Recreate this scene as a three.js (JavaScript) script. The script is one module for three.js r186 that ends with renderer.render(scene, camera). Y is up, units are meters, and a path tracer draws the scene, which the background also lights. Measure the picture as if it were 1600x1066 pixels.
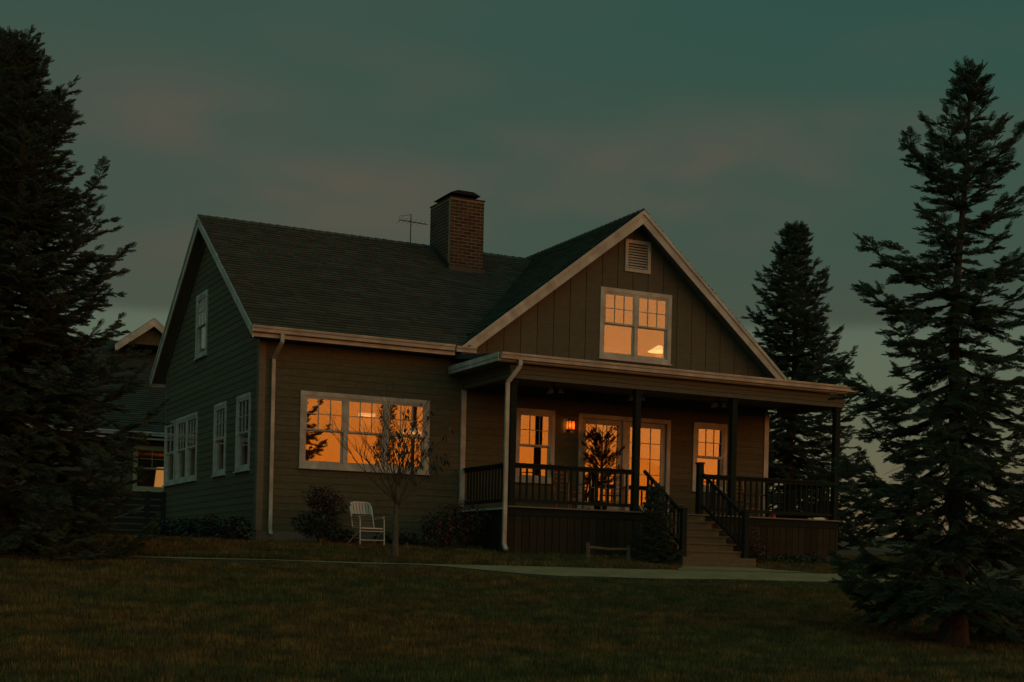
import * as THREE from 'three';
import { mergeGeometries } from 'three/addons/utils/BufferGeometryUtils.js';
import { ImprovedNoise } from 'three/addons/math/ImprovedNoise.js';

// ------------------------------------------------------------------ camera, sky, sun, exposure
const scene = new THREE.Scene();
const YAW = 0.46, ROLL = 0.0227, FOCAL = 2197;
const camera = new THREE.PerspectiveCamera(2 * Math.atan(533 / FOCAL) * 180 / Math.PI, 1600 / 1066, 0.1, 4000);
camera.position.set(-8.644, -0.5315, 29.696);
camera.up.set(-Math.sin(ROLL) * Math.cos(YAW), Math.cos(ROLL), -Math.sin(ROLL) * Math.sin(YAW));
camera.lookAt(camera.position.x + Math.sin(YAW), camera.position.y, camera.position.z - Math.cos(YAW));
camera.setViewOffset(1600, 1066, 8.1, -357.9, 1600, 1066);      // a shift lens: the verticals stay parallel
camera.updateProjectionMatrix();

const noise3 = new ImprovedNoise();
const fbm = (x, y, z = 0, n = 4) => { let s = 0, a = .5, f = 1; for (let i = 0; i < n; i++) { s += a * noise3.noise(x * f + 7.3 * i, y * f - 3.1 * i, z * f + 1.7 * i); a *= .5; f *= 2.03; } return s; };
const sstep = (a, b, x) => { const t = Math.min(1, Math.max(0, (x - a) / (b - a))); return t * t * (3 - 2 * t); };
const lerp = (a, b, t) => a + (b - a) * t;

const SUN_AZ = new THREE.Vector2(0.6, 0.8).normalize();       // the afterglow: behind the camera, to its right
function skyColor(x, y, z) {
  const e = Math.asin(Math.max(-1, Math.min(1, y))) * 180 / Math.PI, ee = Math.max(0, e);
  const h = Math.hypot(x, z) || 1, c = (x * SUN_AZ.x + z * SUN_AZ.y) / h;
  // dusk gradient opposite the sunset: warm belt at the horizon turning teal above
  const t1 = Math.exp(-ee / 5.5), t2 = Math.exp(-ee / 10);
  let r = .017 + .098 * t2 + .07 * t1, g = .081 + .008 * t2 + .002 * t1, b = .066 - .008 * t2 - .024 * t1;
  const k = 1 + 2.9 * sstep(-.6, .4, z / h) * (1 - .6 * sstep(25, 70, ee)) + .35 * sstep(28, 65, ee), dim = 1 - .97 * sstep(.5, .93, c) * Math.exp(-((ee / 22) ** 2));
  const wl = sstep(-.6, .4, z / h); r *= k * dim * (1 - .12 * wl); g *= k * dim * (1 + .04 * wl); b *= k * dim * (1 + .12 * wl); r += .018 * sstep(22, 60, ee);
  // thin streaky clouds catching the last light
  const az0 = Math.atan2(z, x) * 180 / Math.PI, n1 = fbm(az0 / 11 + 2.3, ee / 2.9 + .6, 2.2, 5), n2 = fbm(az0 / 26 + 1.7, ee / 9 + 4.2, 7.5, 3);
  const cl = sstep(-.05, .42, n1 + .7 * n2) * sstep(9, 15, ee) * (1 - .8 * sstep(13, 22, ee)), veil = 1 + .45 * sstep(.75, .15, x / h) * sstep(8, 20, ee) * (1 - sstep(40, 70, ee));
  r *= veil;
  let st = 0; for (const [a0, e0, wa, we, am] of [[-56, 16.4, 8, 1.1, 1], [-59, 14.6, 7, .7, .8], [-50, 17.6, 6, .8, .6], [-71, 15.2, 4.5, .6, .9], [-77, 17.6, 5, 1.6, .7]]) { const q = fbm(az0 / 3.2 + a0, ee / .9, 4.4, 4); st += am * Math.exp(-(((az0 - a0) / wa) ** 2) - (((ee - e0 + .05 * (az0 - a0) + .9 * q) / we) ** 2)) * Math.max(0, .75 + 1.3 * q); }
  r += cl * .036 * k + st * .040; g += cl * .002 * k + st * .004; b += cl * .001 * k + st * .002;
  // afterglow
  const az = sstep(.5, .93, c), low = Math.exp(-ee / 5), mid = Math.exp(-((ee / 18) ** 2)), core = Math.exp(-((ee / 8.5) ** 2));
  r += az * (.25 * low + 1.85 * mid); g += az * (.70 * mid - .32 * core); b += az * (.14 * mid - .145 * core);
  if (e < 0) { const d = Math.exp(e / 3); r *= d; g *= d; b *= d; }
  return [r, g, b];
}
{
  const W = 1024, H = 512, data = new Float32Array(W * H * 4);
  for (let j = 0; j < H; j++) for (let i = 0; i < W; i++) {
    const th = ((i + .5) / W - .5) * 2 * Math.PI, ph = ((j + .5) / H - .5) * Math.PI;
    const s = skyColor(Math.cos(ph) * Math.cos(th), Math.sin(ph), Math.cos(ph) * Math.sin(th)), o = (j * W + i) * 4;
    data[o] = s[0]; data[o + 1] = s[1]; data[o + 2] = s[2]; data[o + 3] = 1;
  }
  const tex = new THREE.DataTexture(data, W, H, THREE.RGBAFormat, THREE.FloatType);
  tex.mapping = THREE.EquirectangularReflectionMapping; tex.magFilter = THREE.LinearFilter; tex.minFilter = THREE.LinearFilter; tex.needsUpdate = true;
  scene.background = tex; scene.environment = tex;
}
const sun = new THREE.DirectionalLight(new THREE.Color().setRGB(1, .5, .2), 0.02);
sun.position.set(SUN_AZ.x * 60, 60 * Math.tan(14 * Math.PI / 180), SUN_AZ.y * 60);
sun.target.position.set(6, 2, 0); sun.position.add(sun.target.position); scene.add(sun, sun.target);
sun.castShadow = true; sun.shadow.radius = 40; sun.shadow.mapSize.set(2048, 2048);
Object.assign(sun.shadow.camera, { left: -30, right: 30, top: 25, bottom: -25, near: 1, far: 160 });

const renderer = new THREE.WebGLRenderer({ antialias: true });
renderer.setSize(1024, 682); renderer.toneMapping = THREE.LinearToneMapping; renderer.toneMappingExposure = 1;
renderer.shadowMap.enabled = true;

// ------------------------------------------------------------------ helpers
function rng(seed) { let a = seed >>> 0; return () => { a = (a + 0x6D2B79F5) | 0; let t = Math.imul(a ^ (a >>> 15), 1 | a); t = (t + Math.imul(t ^ (t >>> 7), 61 | t)) ^ t; return ((t ^ (t >>> 14)) >>> 0) / 4294967296; }; }
const taken = {};
function numbered(n) { if (!(n in taken)) { taken[n] = 0; return n; } taken[n]++; return n + '_' + String(taken[n]).padStart(3, '0'); }
function tag(o, label, category, group, kind) { if (label) o.userData.label = label; if (category) o.userData.category = category; if (group) o.userData.group = group; if (kind) o.userData.kind = kind; return o; }
function thing(name, label, category, [x, y, z] = [0, 0, 0], turn = 0, group) {
  const o = new THREE.Group(); o.name = numbered(name); o.position.set(x, y, z); o.rotation.y = turn; scene.add(o); return tag(o, label, category, group);
}
function uvm(g) {                                                   // uv in metres from the dominant axis of the normal
  const p = g.attributes.position, n = g.attributes.normal, uv = new Float32Array(p.count * 2);
  for (let i = 0; i < p.count; i++) {
    const ax = Math.abs(n.getX(i)), ay = Math.abs(n.getY(i)), az = Math.abs(n.getZ(i)); let u, v;
    if (ax >= ay && ax >= az) { u = p.getZ(i); v = p.getY(i); } else if (ay >= az) { u = p.getX(i); v = p.getZ(i); } else { u = p.getX(i); v = p.getY(i); }
    uv[2 * i] = u; uv[2 * i + 1] = v;
  }
  g.setAttribute('uv', new THREE.BufferAttribute(uv, 2)); return g;
}
const bx = (x0, x1, y0, y1, z0, z1) => new THREE.BoxGeometry(x1 - x0, y1 - y0, z1 - z0).translate((x0 + x1) / 2, (y0 + y1) / 2, (z0 + z1) / 2);
function merge(list) { const g = list.length === 1 ? list[0] : mergeGeometries(list.map(a => { const b = a.index ? a.toNonIndexed() : a; for (const k of Object.keys(b.attributes)) if (!['position', 'normal', 'uv'].includes(k)) b.deleteAttribute(k); return b; })); return g; }
function obj(name, geoms, material, parent, keepUv) {
  const g = merge(Array.isArray(geoms) ? geoms : [geoms]); if (!keepUv) uvm(g);
  const m = new THREE.Mesh(g, material); m.name = parent ? name : numbered(name); (parent || scene).add(m); return m;
}
const V = (x, y, z) => new THREE.Vector3(x, y, z);
function bar(a, b, w, d = w, up = V(0, 0, 1)) {                        // a rectangular bar from a to b
  a = Array.isArray(a) ? V(...a) : a; b = Array.isArray(b) ? V(...b) : b;
  const dir = b.clone().sub(a), L = dir.length(); dir.normalize();
  let x = up.clone().cross(dir); if (x.lengthSq() < 1e-6) x = V(1, 0, 0).cross(dir); x.normalize(); const z = x.clone().cross(dir);
  return new THREE.BoxGeometry(w, L, d).applyMatrix4(new THREE.Matrix4().makeBasis(x, dir, z).setPosition(a.clone().add(b).multiplyScalar(.5)));
}
function tube(pts, r0, r1 = r0, sides = 6) {                           // tapered tube through points
  pts = pts.map(p => Array.isArray(p) ? V(...p) : p); const n = pts.length, pos = [], idx = [], uv = [];
  let L = 0;
  for (let i = 0; i < n; i++) {
    if (i) L += pts[i].distanceTo(pts[i - 1]);
    const t = pts[Math.min(n - 1, i + 1)].clone().sub(pts[Math.max(0, i - 1)]).normalize();
    const a = Math.abs(t.y) > .9 ? V(1, 0, 0) : V(0, 1, 0), u = a.clone().cross(t).normalize(), v = t.clone().cross(u), r = typeof r0 === 'function' ? r0(i / (n - 1)) : lerp(r0, r1, i / (n - 1));
    for (let k = 0; k <= sides; k++) { const q = k / sides * 2 * Math.PI, p = pts[i].clone().addScaledVector(u, r * Math.cos(q)).addScaledVector(v, r * Math.sin(q)); pos.push(p.x, p.y, p.z); uv.push(k / sides * r * 6.28, L); }
  }
  const s1 = sides + 1;
  for (let i = 0; i < n - 1; i++) for (let k = 0; k < sides; k++) { const a = i * s1 + k; idx.push(a, a + 1, a + s1, a + 1, a + s1 + 1, a + s1); }
  for (const e of [0, n - 1]) { const c = pos.length / 3; pos.push(pts[e].x, pts[e].y, pts[e].z); uv.push(0, 0); for (let k = 0; k < sides; k++) e ? idx.push(e * s1 + k, e * s1 + k + 1, c) : idx.push(k + 1, k, c); }
  const g = new THREE.BufferGeometry(); g.setAttribute('position', new THREE.Float32BufferAttribute(pos, 3)); g.setAttribute('uv', new THREE.Float32BufferAttribute(uv, 2)); g.setIndex(idx); g.computeVertexNormals(); return g;
}
function extr(points, d0, d1) {                                       // polygon in x,y extruded from z=d0 to d1
  const s = new THREE.Shape(points.map(p => new THREE.Vector2(...p)));
  return new THREE.ExtrudeGeometry(s, { depth: d1 - d0, bevelEnabled: false }).translate(0, 0, d0);
}
function extrX(pointsZY, x0, x1) {                                    // polygon given as (z, y) extruded along x
  return extr(pointsZY.map(([z, y]) => [-z, y]), x0, x1).applyMatrix4(new THREE.Matrix4().makeRotationY(Math.PI / 2));   // local x -> -z, local z -> x
}
const ring = (x0, x1, y0, y1, w, z0, z1, wb = w, wt = w) => [bx(x0, x0 + w, y0, y1, z0, z1), bx(x1 - w, x1, y0, y1, z0, z1), bx(x0 + w, x1 - w, y0, y0 + wb, z0, z1), bx(x0 + w, x1 - w, y1 - wt, y1, z0, z1)];

function tex(n, fn, srgb = true, rep = 1) {
  const d = new Uint8Array(n * n * 4);
  for (let j = 0; j < n; j++) for (let i = 0; i < n; i++) { const c = fn(i / n, j / n), o = (j * n + i) * 4; for (let k = 0; k < 3; k++) d[o + k] = Math.max(0, Math.min(255, 255 * (Array.isArray(c) ? c[k] : c))); d[o + 3] = 255; }
  const t = new THREE.DataTexture(d, n, n); t.wrapS = t.wrapT = THREE.RepeatWrapping; t.magFilter = THREE.LinearFilter; t.minFilter = THREE.LinearMipmapLinearFilter; t.generateMipmaps = true;
  if (srgb) t.colorSpace = THREE.SRGBColorSpace; t.repeat.set(rep, rep); t.needsUpdate = true; return t;
}
// seamless noise on the unit square
const tn = (u, v, fx, fy, s = 0, n = 3) => { const a = u * 2 * Math.PI, b = v * 2 * Math.PI; return fbm(Math.cos(a) * fx / 6.28 + s, Math.sin(a) * fx / 6.28 + Math.cos(b) * fy / 6.28, Math.sin(b) * fy / 6.28 - s, n); };
const rgb = (r, g, b) => new THREE.Color().setRGB(r, g, b);
const std = (c, roughness = .8, more = {}) => new THREE.MeshStandardMaterial({ color: c, roughness, ...more });

const grainTex = tex(256, (u, v) => .86 + .20 * tn(u, v, 3, 60, 1, 4) + .10 * tn(u, v, 8, 8, 5));
const blotchTex = tex(256, (u, v) => .86 + .28 * tn(u, v, 6, 6, 2, 5), true, .5);
const barkTex = tex(128, (u, v) => .75 + .5 * tn(u, v, 40, 10, 3, 4));
const concTex = tex(512, (u, v) => { const s = .84 + .22 * tn(u, v, 5, 5, 4, 5) + .14 * tn(u, v, 90, 90, 8, 2); return [s, s * .985, s * .95]; }, true, .4);

// base colours
const SID = [rgb(.134, .125, .072), rgb(.125, .116, .067), rgb(.142, .132, .077)];
const M = {
  siding: SID.map(c => new THREE.MeshPhysicalMaterial({ color: c, roughness: .8, specularIntensity: .4, map: grainTex })), sidingDark: std(SID[1], .8),
  board: [rgb(.108, .103, .060), rgb(.101, .097, .056), rgb(.116, .110, .064)].map(c => std(c, .75, { map: grainTex })),
  trim: std(rgb(.56, .54, .46), .55, { map: blotchTex }), metalTrim: std(rgb(.54, .51, .43), .42, { map: blotchTex }),
  tanTrim: std(rgb(.17, .15, .10), .65, { map: grainTex }), soffit: std(rgb(.16, .15, .11), .75), 
  shingle: std(rgb(1, 1, 1), .93, { vertexColors: true }), roofDeck: std(rgb(.035, .034, .03), .95),
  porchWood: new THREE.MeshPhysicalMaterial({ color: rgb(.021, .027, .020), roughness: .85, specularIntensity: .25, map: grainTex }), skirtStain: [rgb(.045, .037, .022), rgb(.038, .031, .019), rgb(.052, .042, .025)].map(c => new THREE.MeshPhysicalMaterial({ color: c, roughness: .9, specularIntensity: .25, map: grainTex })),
  deck: std(rgb(.20, .18, .14), .7, { map: grainTex }), step: std(rgb(.145, .120, .068), .9, { map: grainTex }),
  foundation: std(rgb(.20, .19, .16), .9, { map: concTex }), concrete: std(rgb(.36, .255, .12), .95, { map: concTex }),
  brick: [rgb(.074, .035, .018), rgb(.055, .027, .015), rgb(.09, .045, .024), rgb(.044, .023, .014)].map(c => std(c, .9, { map: blotchTex })), mortar: std(rgb(.33, .26, .17), .95, { map: concTex }),
  capMetal: new THREE.MeshPhysicalMaterial({ color: rgb(.012, .013, .012), roughness: .8, specularIntensity: .3 }), black: std(rgb(.02, .021, .02), .5), iron: std(rgb(.02, .02, .018), .5),
  glass: new THREE.MeshPhysicalMaterial({ color: 0xffffff, roughness: .015, transmission: 1, thickness: 0, ior: 2.25 }),
  bark: std(rgb(.085, .065, .045), .95, { map: barkTex }), greyBark: std(rgb(.17, .14, .085), .9, { map: barkTex }),
  redWood: std(rgb(.38, .14, .055), .6, { map: grainTex }), alu: std(rgb(.66, .63, .56), .38, { metalness: .25 }),
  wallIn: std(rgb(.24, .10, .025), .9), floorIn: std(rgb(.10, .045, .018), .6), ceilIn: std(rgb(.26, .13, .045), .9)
};

// ------------------------------------------------------------------ terrain
const prof = [[-2000, 2.6], [-70, 2.5], [-40, 1.75], [-25, .9], [-14, .22], [-5, .02], [0, -.03], [1.5, -.11], [2.5, -.19], [4, -.355], [5, -.46], [6.25, -.605], [8, -.82], [11, -1.12], [14, -1.36], [17, -1.57], [22, -1.9], [30, -2.13], [60, -2.2], [2000, -2.2]];
function groundBase(z) {                                             // monotone cubic through the profile
  let i = 0; while (i < prof.length - 2 && z > prof[i + 1][0]) i++;
  const m = k => { if (k <= 0 || k >= prof.length - 1) return 0; const a = (prof[k][1] - prof[k - 1][1]) / (prof[k][0] - prof[k - 1][0]), b = (prof[k + 1][1] - prof[k][1]) / (prof[k + 1][0] - prof[k][0]); return a * b <= 0 ? 0 : 2 * a * b / (a + b); };
  const [x0, y0] = prof[i], [x1, y1] = prof[i + 1], h = x1 - x0, t = Math.min(1, Math.max(0, (z - x0) / h));
  return y0 * (1 + 2 * t) * (1 - t) ** 2 + h * m(i) * t * (1 - t) ** 2 + y1 * t * t * (3 - 2 * t) + h * m(i + 1) * t * t * (t - 1);
}
function ground(x, z) {
  const w = sstep(6.5, 9, z) * (1 - sstep(26, 40, z));
  return groundBase(z) + w * .07 * fbm(x * .22, z * .22, 3, 3) + .02 * fbm(x * .9, z * .9, 8, 2) * sstep(6.4, 7.2, z) + sstep(13, 22, x) * .35 * sstep(14, -6, z);
}
{
  const axis = (near, far, lo, hi, step) => { const a = []; for (let v = lo; v <= hi + 1e-6; v += step) a.push(v); let s = step, v = hi; while (v < far) { s *= 1.35; v += s; a.push(v); } s = step; v = lo; while (v > near) { s *= 1.35; v -= s; a.unshift(v); } return a; };
  const xs = axis(-1400, 1400, -16, 26, .35), zs = axis(-1400, 1400, -16, 30, .3), pos = [], uv = [], idx = [];
  for (const z of zs) for (const x of xs) { pos.push(x, ground(x, z), z); uv.push(x, z); }
  const n = xs.length;
  for (let j = 0; j < zs.length - 1; j++) for (let i = 0; i < n - 1; i++) { const a = j * n + i; idx.push(a, a + n, a + 1, a + 1, a + n, a + n + 1); }
  const g = new THREE.BufferGeometry(); g.setAttribute('position', new THREE.Float32BufferAttribute(pos, 3)); g.setAttribute('uv', new THREE.Float32BufferAttribute(uv, 2)); g.setIndex(idx); g.computeVertexNormals();
  const lawnTex = tex(1024, (u, v) => { const a = tn(u, v, 9, 9, 1, 4), b = tn(u, v, 120, 120, 6, 3), k = sstep(-.25, .3, a), s = .8 + .5 * b; return [lerp(.25, .28, k) * s, lerp(.26, .24, k) * s, lerp(.10, .10, k) * s]; }, true, .09);
  const m = std(rgb(1, 1, 1), 1, { map: lawnTex });
  tag(obj('lawn_ground', g, m, null, true), 'mown lawn ground sloping down from the house', 'ground', null, 'structure');
}
function strip(name, edge, y, mat) {                                    // a sheet over the ground between two edge lines, 4 mm up, with a small rim
  const pos = [], uv = [], idx = []; const K = 4;
  edge.forEach(([x0, z0, x1, z1]) => { for (let k = 0; k <= K; k++) { const t = k / K, x = lerp(x0, x1, t), z = lerp(z0, z1, t), r = (k === 0 || k === K) ? -.05 : 0; pos.push(x, groundBase(z) + y + (z > 6.2 ? 0 : 0) + r * 0, z); uv.push(x, z); } });
  for (let i = 0; i < edge.length - 1; i++) for (let k = 0; k < K; k++) { const a = i * (K + 1) + k; idx.push(a, a + 1, a + K + 1, a + 1, a + K + 2, a + K + 1); }
  const g = new THREE.BufferGeometry(); g.setAttribute('position', new THREE.Float32BufferAttribute(pos, 3)); g.setAttribute('uv', new THREE.Float32BufferAttribute(uv, 2)); g.setIndex(idx); g.computeVertexNormals();
  return obj(name, g, mat, null, true);
}
const pathFar = x => 5.0 - .25 * sstep(3, -8, x) + .03 * Math.sin(x * 1.3), pathW = x => lerp(.17, 1.5, sstep(1.4, 4.2, x)) + .05 * Math.sin(x * 2.1 + 1);
{
  const e = []; for (let x = -9; x <= 17; x += .25) { const z = pathFar(x); e.push([x, z, x, z + pathW(x)]); }
  tag(strip('front_path', e, .012, M.concrete), 'pale concrete path running along the lawn before the house', 'path', null, 'structure');
  const w = []; for (let z = 3.9; z <= 5.06; z += .1) { const f = sstep(4.2, 5.05, z); w.push([8.15 - .55 * f, z, 10.2 + .9 * f, z]); }
  tag(strip('step_walkway', w.map(([a, z, b]) => [a, z, b, z]), .02, M.concrete), 'concrete apron between the porch steps and the path', 'path', null, 'structure');
}
const onWalk = (x, z) => (z > pathFar(x) - .02 && z < pathFar(x) + pathW(x) + (x < 4 ? .22 : .03)) || (z > 3.8 && z < 5.1 && x > 8.1 - .55 * sstep(4.2, 5.05, z) && x < 10.25 + .9 * sstep(4.2, 5.05, z));
{ // grass: tufts of blades
  const R = rng(11), bl = [];
  for (let k = 0; k < 7; k++) { const a = R() * 6.28, x = (R() - .5) * .07, z = (R() - .5) * .07, h = .04 + R() * .055, w = .005, lx = Math.cos(a) * h * .55 * R(), lz = Math.sin(a) * h * .55 * R(), cx = Math.cos(a + 1.57) * w, cz = Math.sin(a + 1.57) * w; bl.push([x - cx, 0, z - cz, x + cx, 0, z + cz, x + lx, h, z + lz]); }
  const g = new THREE.BufferGeometry(); g.setAttribute('position', new THREE.Float32BufferAttribute(bl.flat(), 3)); g.computeVertexNormals();
  const spots = [], N = 230000;
  for (let i = 0; i < N; i++) {
    const z = .4 + 18.5 * Math.pow(R(), .85), x = lerp(lerp(-10, -7.8, (z - .4) / 18.5), lerp(18, 7.5, (z - .4) / 18.5), R());
    if (x > 4.75 && x < 13.95 && z < 2.56) continue; if (x > 8.1 && x < 10.25 && z < 4.3) continue; if (onWalk(x, z)) continue;
    spots.push([x, z]);
  }
  const im = new THREE.InstancedMesh(g, new THREE.MeshStandardMaterial({ color: 0xffffff, roughness: 1, side: THREE.DoubleSide }), spots.length), m4 = new THREE.Matrix4(), q = new THREE.Quaternion(), c = new THREE.Color();
  spots.forEach(([x, z], i) => {
    const p = fbm(x * .35, z * .5, 1.5, 4), p2 = fbm(x * 1.6, z * 2.2, 9, 3), s = .6 + .8 * R() + 1.6 * Math.max(0, p2), k = sstep(-.22, .26, p + .5 * p2 + .25 * (R() - .5));
    const near = z > pathFar(x) && z < pathFar(x) + pathW(x) + 1.1 ? .4 : 1; q.setFromAxisAngle(V(0, 1, 0), R() * 6.28); m4.compose(V(x, ground(x, z) - .004, z), q, V(s, s * .8 * near, s)); im.setMatrixAt(i, m4);
    const v = (.35 + 1.3 * R()) * (1 + 1.3 * p2); c.setRGB(lerp(.060, .110, k) * v, lerp(.070, .070, k) * v, lerp(.018, .020, k) * v); im.setColorAt(i, c);
  });
  im.name = 'grass'; scene.add(im); tag(im, 'short dull green and brown lawn grass before the house', 'grass', null, 'stuff');
}

// ------------------------------------------------------------------ the house
const D = 9.0856, EAVE = 4.56, RIDGE = 7.96, ZR = -D / 2, OV = .45, XE = -.32, SL = (RIDGE - EAVE) / (OV - ZR);
const AX = 9.34, AH = 8.30, XL = 4.57, XRt = 13.74, ML = (AH - EAVE) / (AX - XL), MR = (AH - EAVE) / (XRt - AX);
const WR = 13.52, WT = 4.36;
const house = thing('farmhouse', 'olive sided farmhouse with front gable, brick chimney and covered porch', 'house');

// windows: a mesh 'window' (casing) with sashes, muntins and panes as sub-parts, in the wall's own frame (x along, y up, z out)
function windowUnit(parent, [x0, x1, y0, y1], n, opt = {}) {
  const cw = opt.cw || .095, mu = .085, c = ring(x0, x1, y0, y1, cw, 0, .046), ix0 = x0 + cw, ix1 = x1 - cw, iy0 = y0 + cw, iy1 = y1 - cw;
  c.push(...ring(ix0, ix1, iy0, iy1, .022, -.15, .036));
  const uw = (ix1 - ix0 - .044 - mu * (n - 1)) / n;
  for (let k = 1; k < n; k++) { const a = ix0 + .022 + k * uw + (k - 1) * mu; c.push(bx(a, a + mu, iy0 + .022, iy1 - .022, -.14, .04)); }
  c.push(bx(x0 - .025, x1 + .025, y0 - .03, y0, 0, .085));
  const win = obj('window', c, opt.mat || M.trim, parent);
  if (opt.label) win.userData.label = opt.label;
  const cols = opt.cols || 3, rows = 2, mid = iy0 + (iy1 - iy0) * .49;
  for (let k = 0; k < n; k++) {
    const a = ix0 + .022 + k * (uw + mu), b = a + uw;
    sash(win, a, b, mid, iy1 - .022, .012, cols, rows, opt.mat); sash(win, a, b, iy0 + .022, mid + .02, -.026, 1, 1, opt.mat);
  }
  return win;
}
function sash(parent, x0, x1, y0, y1, z, cols, rows, mat = M.trim, fw = .04) {
  obj('sash', ring(x0, x1, y0, y1, fw, z - .018, z + .018), mat, parent);
  const gx0 = x0 + fw, gx1 = x1 - fw, gy0 = y0 + fw, gy1 = y1 - fw, mw = .017, w = (gx1 - gx0 - mw * (cols - 1)) / cols, h = (gy1 - gy0 - mw * (rows - 1)) / rows;
  const geo = new THREE.BoxGeometry(w, h, .004);
  for (let i = 0; i < cols; i++) for (let j = 0; j < rows; j++) {
    const p = new THREE.Mesh(geo, M.glass); p.name = 'pane'; p.position.set(gx0 + w / 2 + i * (w + mw), gy0 + h / 2 + j * (h + mw), z); parent.add(p);
    p.rotation.set(.0012 * Math.sin(i * 7 + j * 3 + x0 * 9), .0015 * Math.sin(i * 5 + j * 11 + y0 * 7 + x0), 0);
  }
  for (let i = 1; i < cols; i++) obj('muntin', bx(gx0 + i * (w + mw) - mw, gx0 + i * (w + mw), gy0, gy1, z - .012, z + .014), mat, parent);
  for (let j = 1; j < rows; j++) obj('muntin', bx(gx0, gx1, gy0 + j * (h + mw) - mw, gy0 + j * (h + mw), z - .011, z + .0125), mat, parent);
}
// lap siding: one mesh per board, butted against casings; lo(y)/hi(y) give the ends of the course
function boardGeo(xb0, xb1, xt0, xt1, ya, yb, tb = .02, tt = .008) {
  const P = [[xb0, ya, 0], [xb1, ya, 0], [xt1, yb, 0], [xt0, yb, 0], [xb0, ya, tb], [xb1, ya, tb], [xt1, yb, tt], [xt0, yb, tt]], q = (a, b, c, d) => [a, b, c, a, c, d];
  const f = [...q(4, 5, 6, 7), ...q(1, 0, 3, 2), ...q(0, 1, 5, 4), ...q(7, 6, 2, 3), ...q(0, 4, 7, 3), ...q(5, 1, 2, 6)], pos = [];
  for (const i of f) pos.push(...P[i]); const g = new THREE.BufferGeometry(); g.setAttribute('position', new THREE.Float32BufferAttribute(pos, 3)); g.computeVertexNormals(); return g;
}
function lapSiding(parent, y0, y1, h, lo, hi, open, seed) {
  const R = rng(seed);
  for (let ya = y0; ya < y1 - .02; ya += h) {
    const yb = Math.min(ya + h, y1); const segs = [];
    const add = (a0, a1, t0, t1, ya2, yb2) => { if (Math.min(a1 - a0, Math.max(a1 - a0, t1 - t0)) > .015) segs.push([a0, a1, t0, t1, ya2, yb2]); };
    const hit = open.filter(o => o[2] < yb - .004 && o[3] > ya + .004).sort((a, b) => a[0] - b[0]);
    let cur = null;
    for (const o of hit) {
      add(cur === null ? lo(ya) : cur, o[0], cur === null ? lo(yb) : cur, o[0], ya, yb); cur = o[1];
      if (o[2] > ya + .01) add(o[0], o[1], o[0], o[1], ya, o[2]); if (o[3] < yb - .01) add(o[0], o[1], o[0], o[1], o[3], yb);
    }
    add(cur === null ? lo(ya) : cur, hi(ya), cur === null ? lo(yb) : cur, hi(yb), ya, yb);
    for (let s of segs) {                                            // long courses are made of two or three lengths
      let [a0, a1, t0, t1, p, r] = s; const cuts = []; if (a1 - a0 > 4.2) cuts.push(a0 + (a1 - a0) * (.3 + .4 * R()));
      let c0 = a0, d0 = t0;
      for (const c of [...cuts, null]) { const e = c === null ? a1 : c - .002, f = c === null ? t1 : c - .002; obj('siding_board', boardGeo(c0, e, d0, f, p, r, .02 * ((r - p) / h) + .008 * (1 - (r - p) / h)), M.siding[Math.floor(R() * 3)], parent); c0 = d0 = c === null ? 0 : c + .002; }
    }
  }
}
function wallSheet(name, outline, holes, mat, parent, d0 = -.16, d1 = 0) {
  const s = new THREE.Shape(outline.map(p => new THREE.Vector2(...p)));
  for (const [x0, x1, y0, y1] of holes) s.holes.push(new THREE.Path([[x0, y0], [x0, y1], [x1, y1], [x1, y0]].map(p => new THREE.Vector2(...p))));
  return obj(name, new THREE.ExtrudeGeometry(s, { depth: d1 - d0, bevelEnabled: false }).translate(0, 0, d0), mat, parent);
}
const inset = ([a, b, c, d], k = .095) => [a + k, b - k, c + k, d - k];

const W_BIG = [.911, 3.991, 1.623, 3.303], W_PL = [6.18, 7.25, 1.576, 3.303], W_PR = [11.21, 12.235, 1.58, 3.303], W_DOOR = [7.905, 10.52, .87, 3.29];
const W_GAB = [8.425, 10.475, 4.68, 6.41], W_VENT = [9.09, 9.82, 6.86, 7.645];
{ // front wall
  const holes = [W_BIG, W_PL, W_PR].map(o => inset(o)); holes.push([W_DOOR[0] + .1, W_DOOR[1] - .1, .86, W_DOOR[3] - .1]);
  const w = wallSheet('front_wall', [[.16, -.3], [WR, -.3], [WR, WT + .1], [.16, WT + .1]], holes, M.sidingDark, house);
  lapSiding(w, .2, WT, .155, () => .115, () => 4.775, [W_BIG.map((v, i) => i === 2 ? v - .03 : v)], 5);
  lapSiding(w, .905, WT, .155, () => 4.905, () => 13.4, [W_PL, W_PR].map(o => o.map((v, i) => i === 2 ? v - .03 : v)).concat([W_DOOR]), 6);
  windowUnit(house, W_BIG, 3); windowUnit(house, W_PL, 1); windowUnit(house, W_PR, 1);
  obj('foundation', [bx(.01, 4.8, -.4, .198, -.1, .02), bx(-.02, .01, -.4, .198, -D + .1, .02)], M.foundation, house);
  obj('corner_board', [bx(-.035, .113, .2, WT, .002, .037), bx(-.037, -.002, .2, WT, -.14, .0)], M.tanTrim, house);
  tag(obj('corner_board', bx(13.402, WR + .02, .9, 3.7, .002, .04), M.trim, house), 'white corner board');
  tag(obj('pilaster', bx(4.78, 4.9, .9, 3.62, .002, .06), M.trim, house), 'white half post where porch rail meets wall');
}
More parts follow.
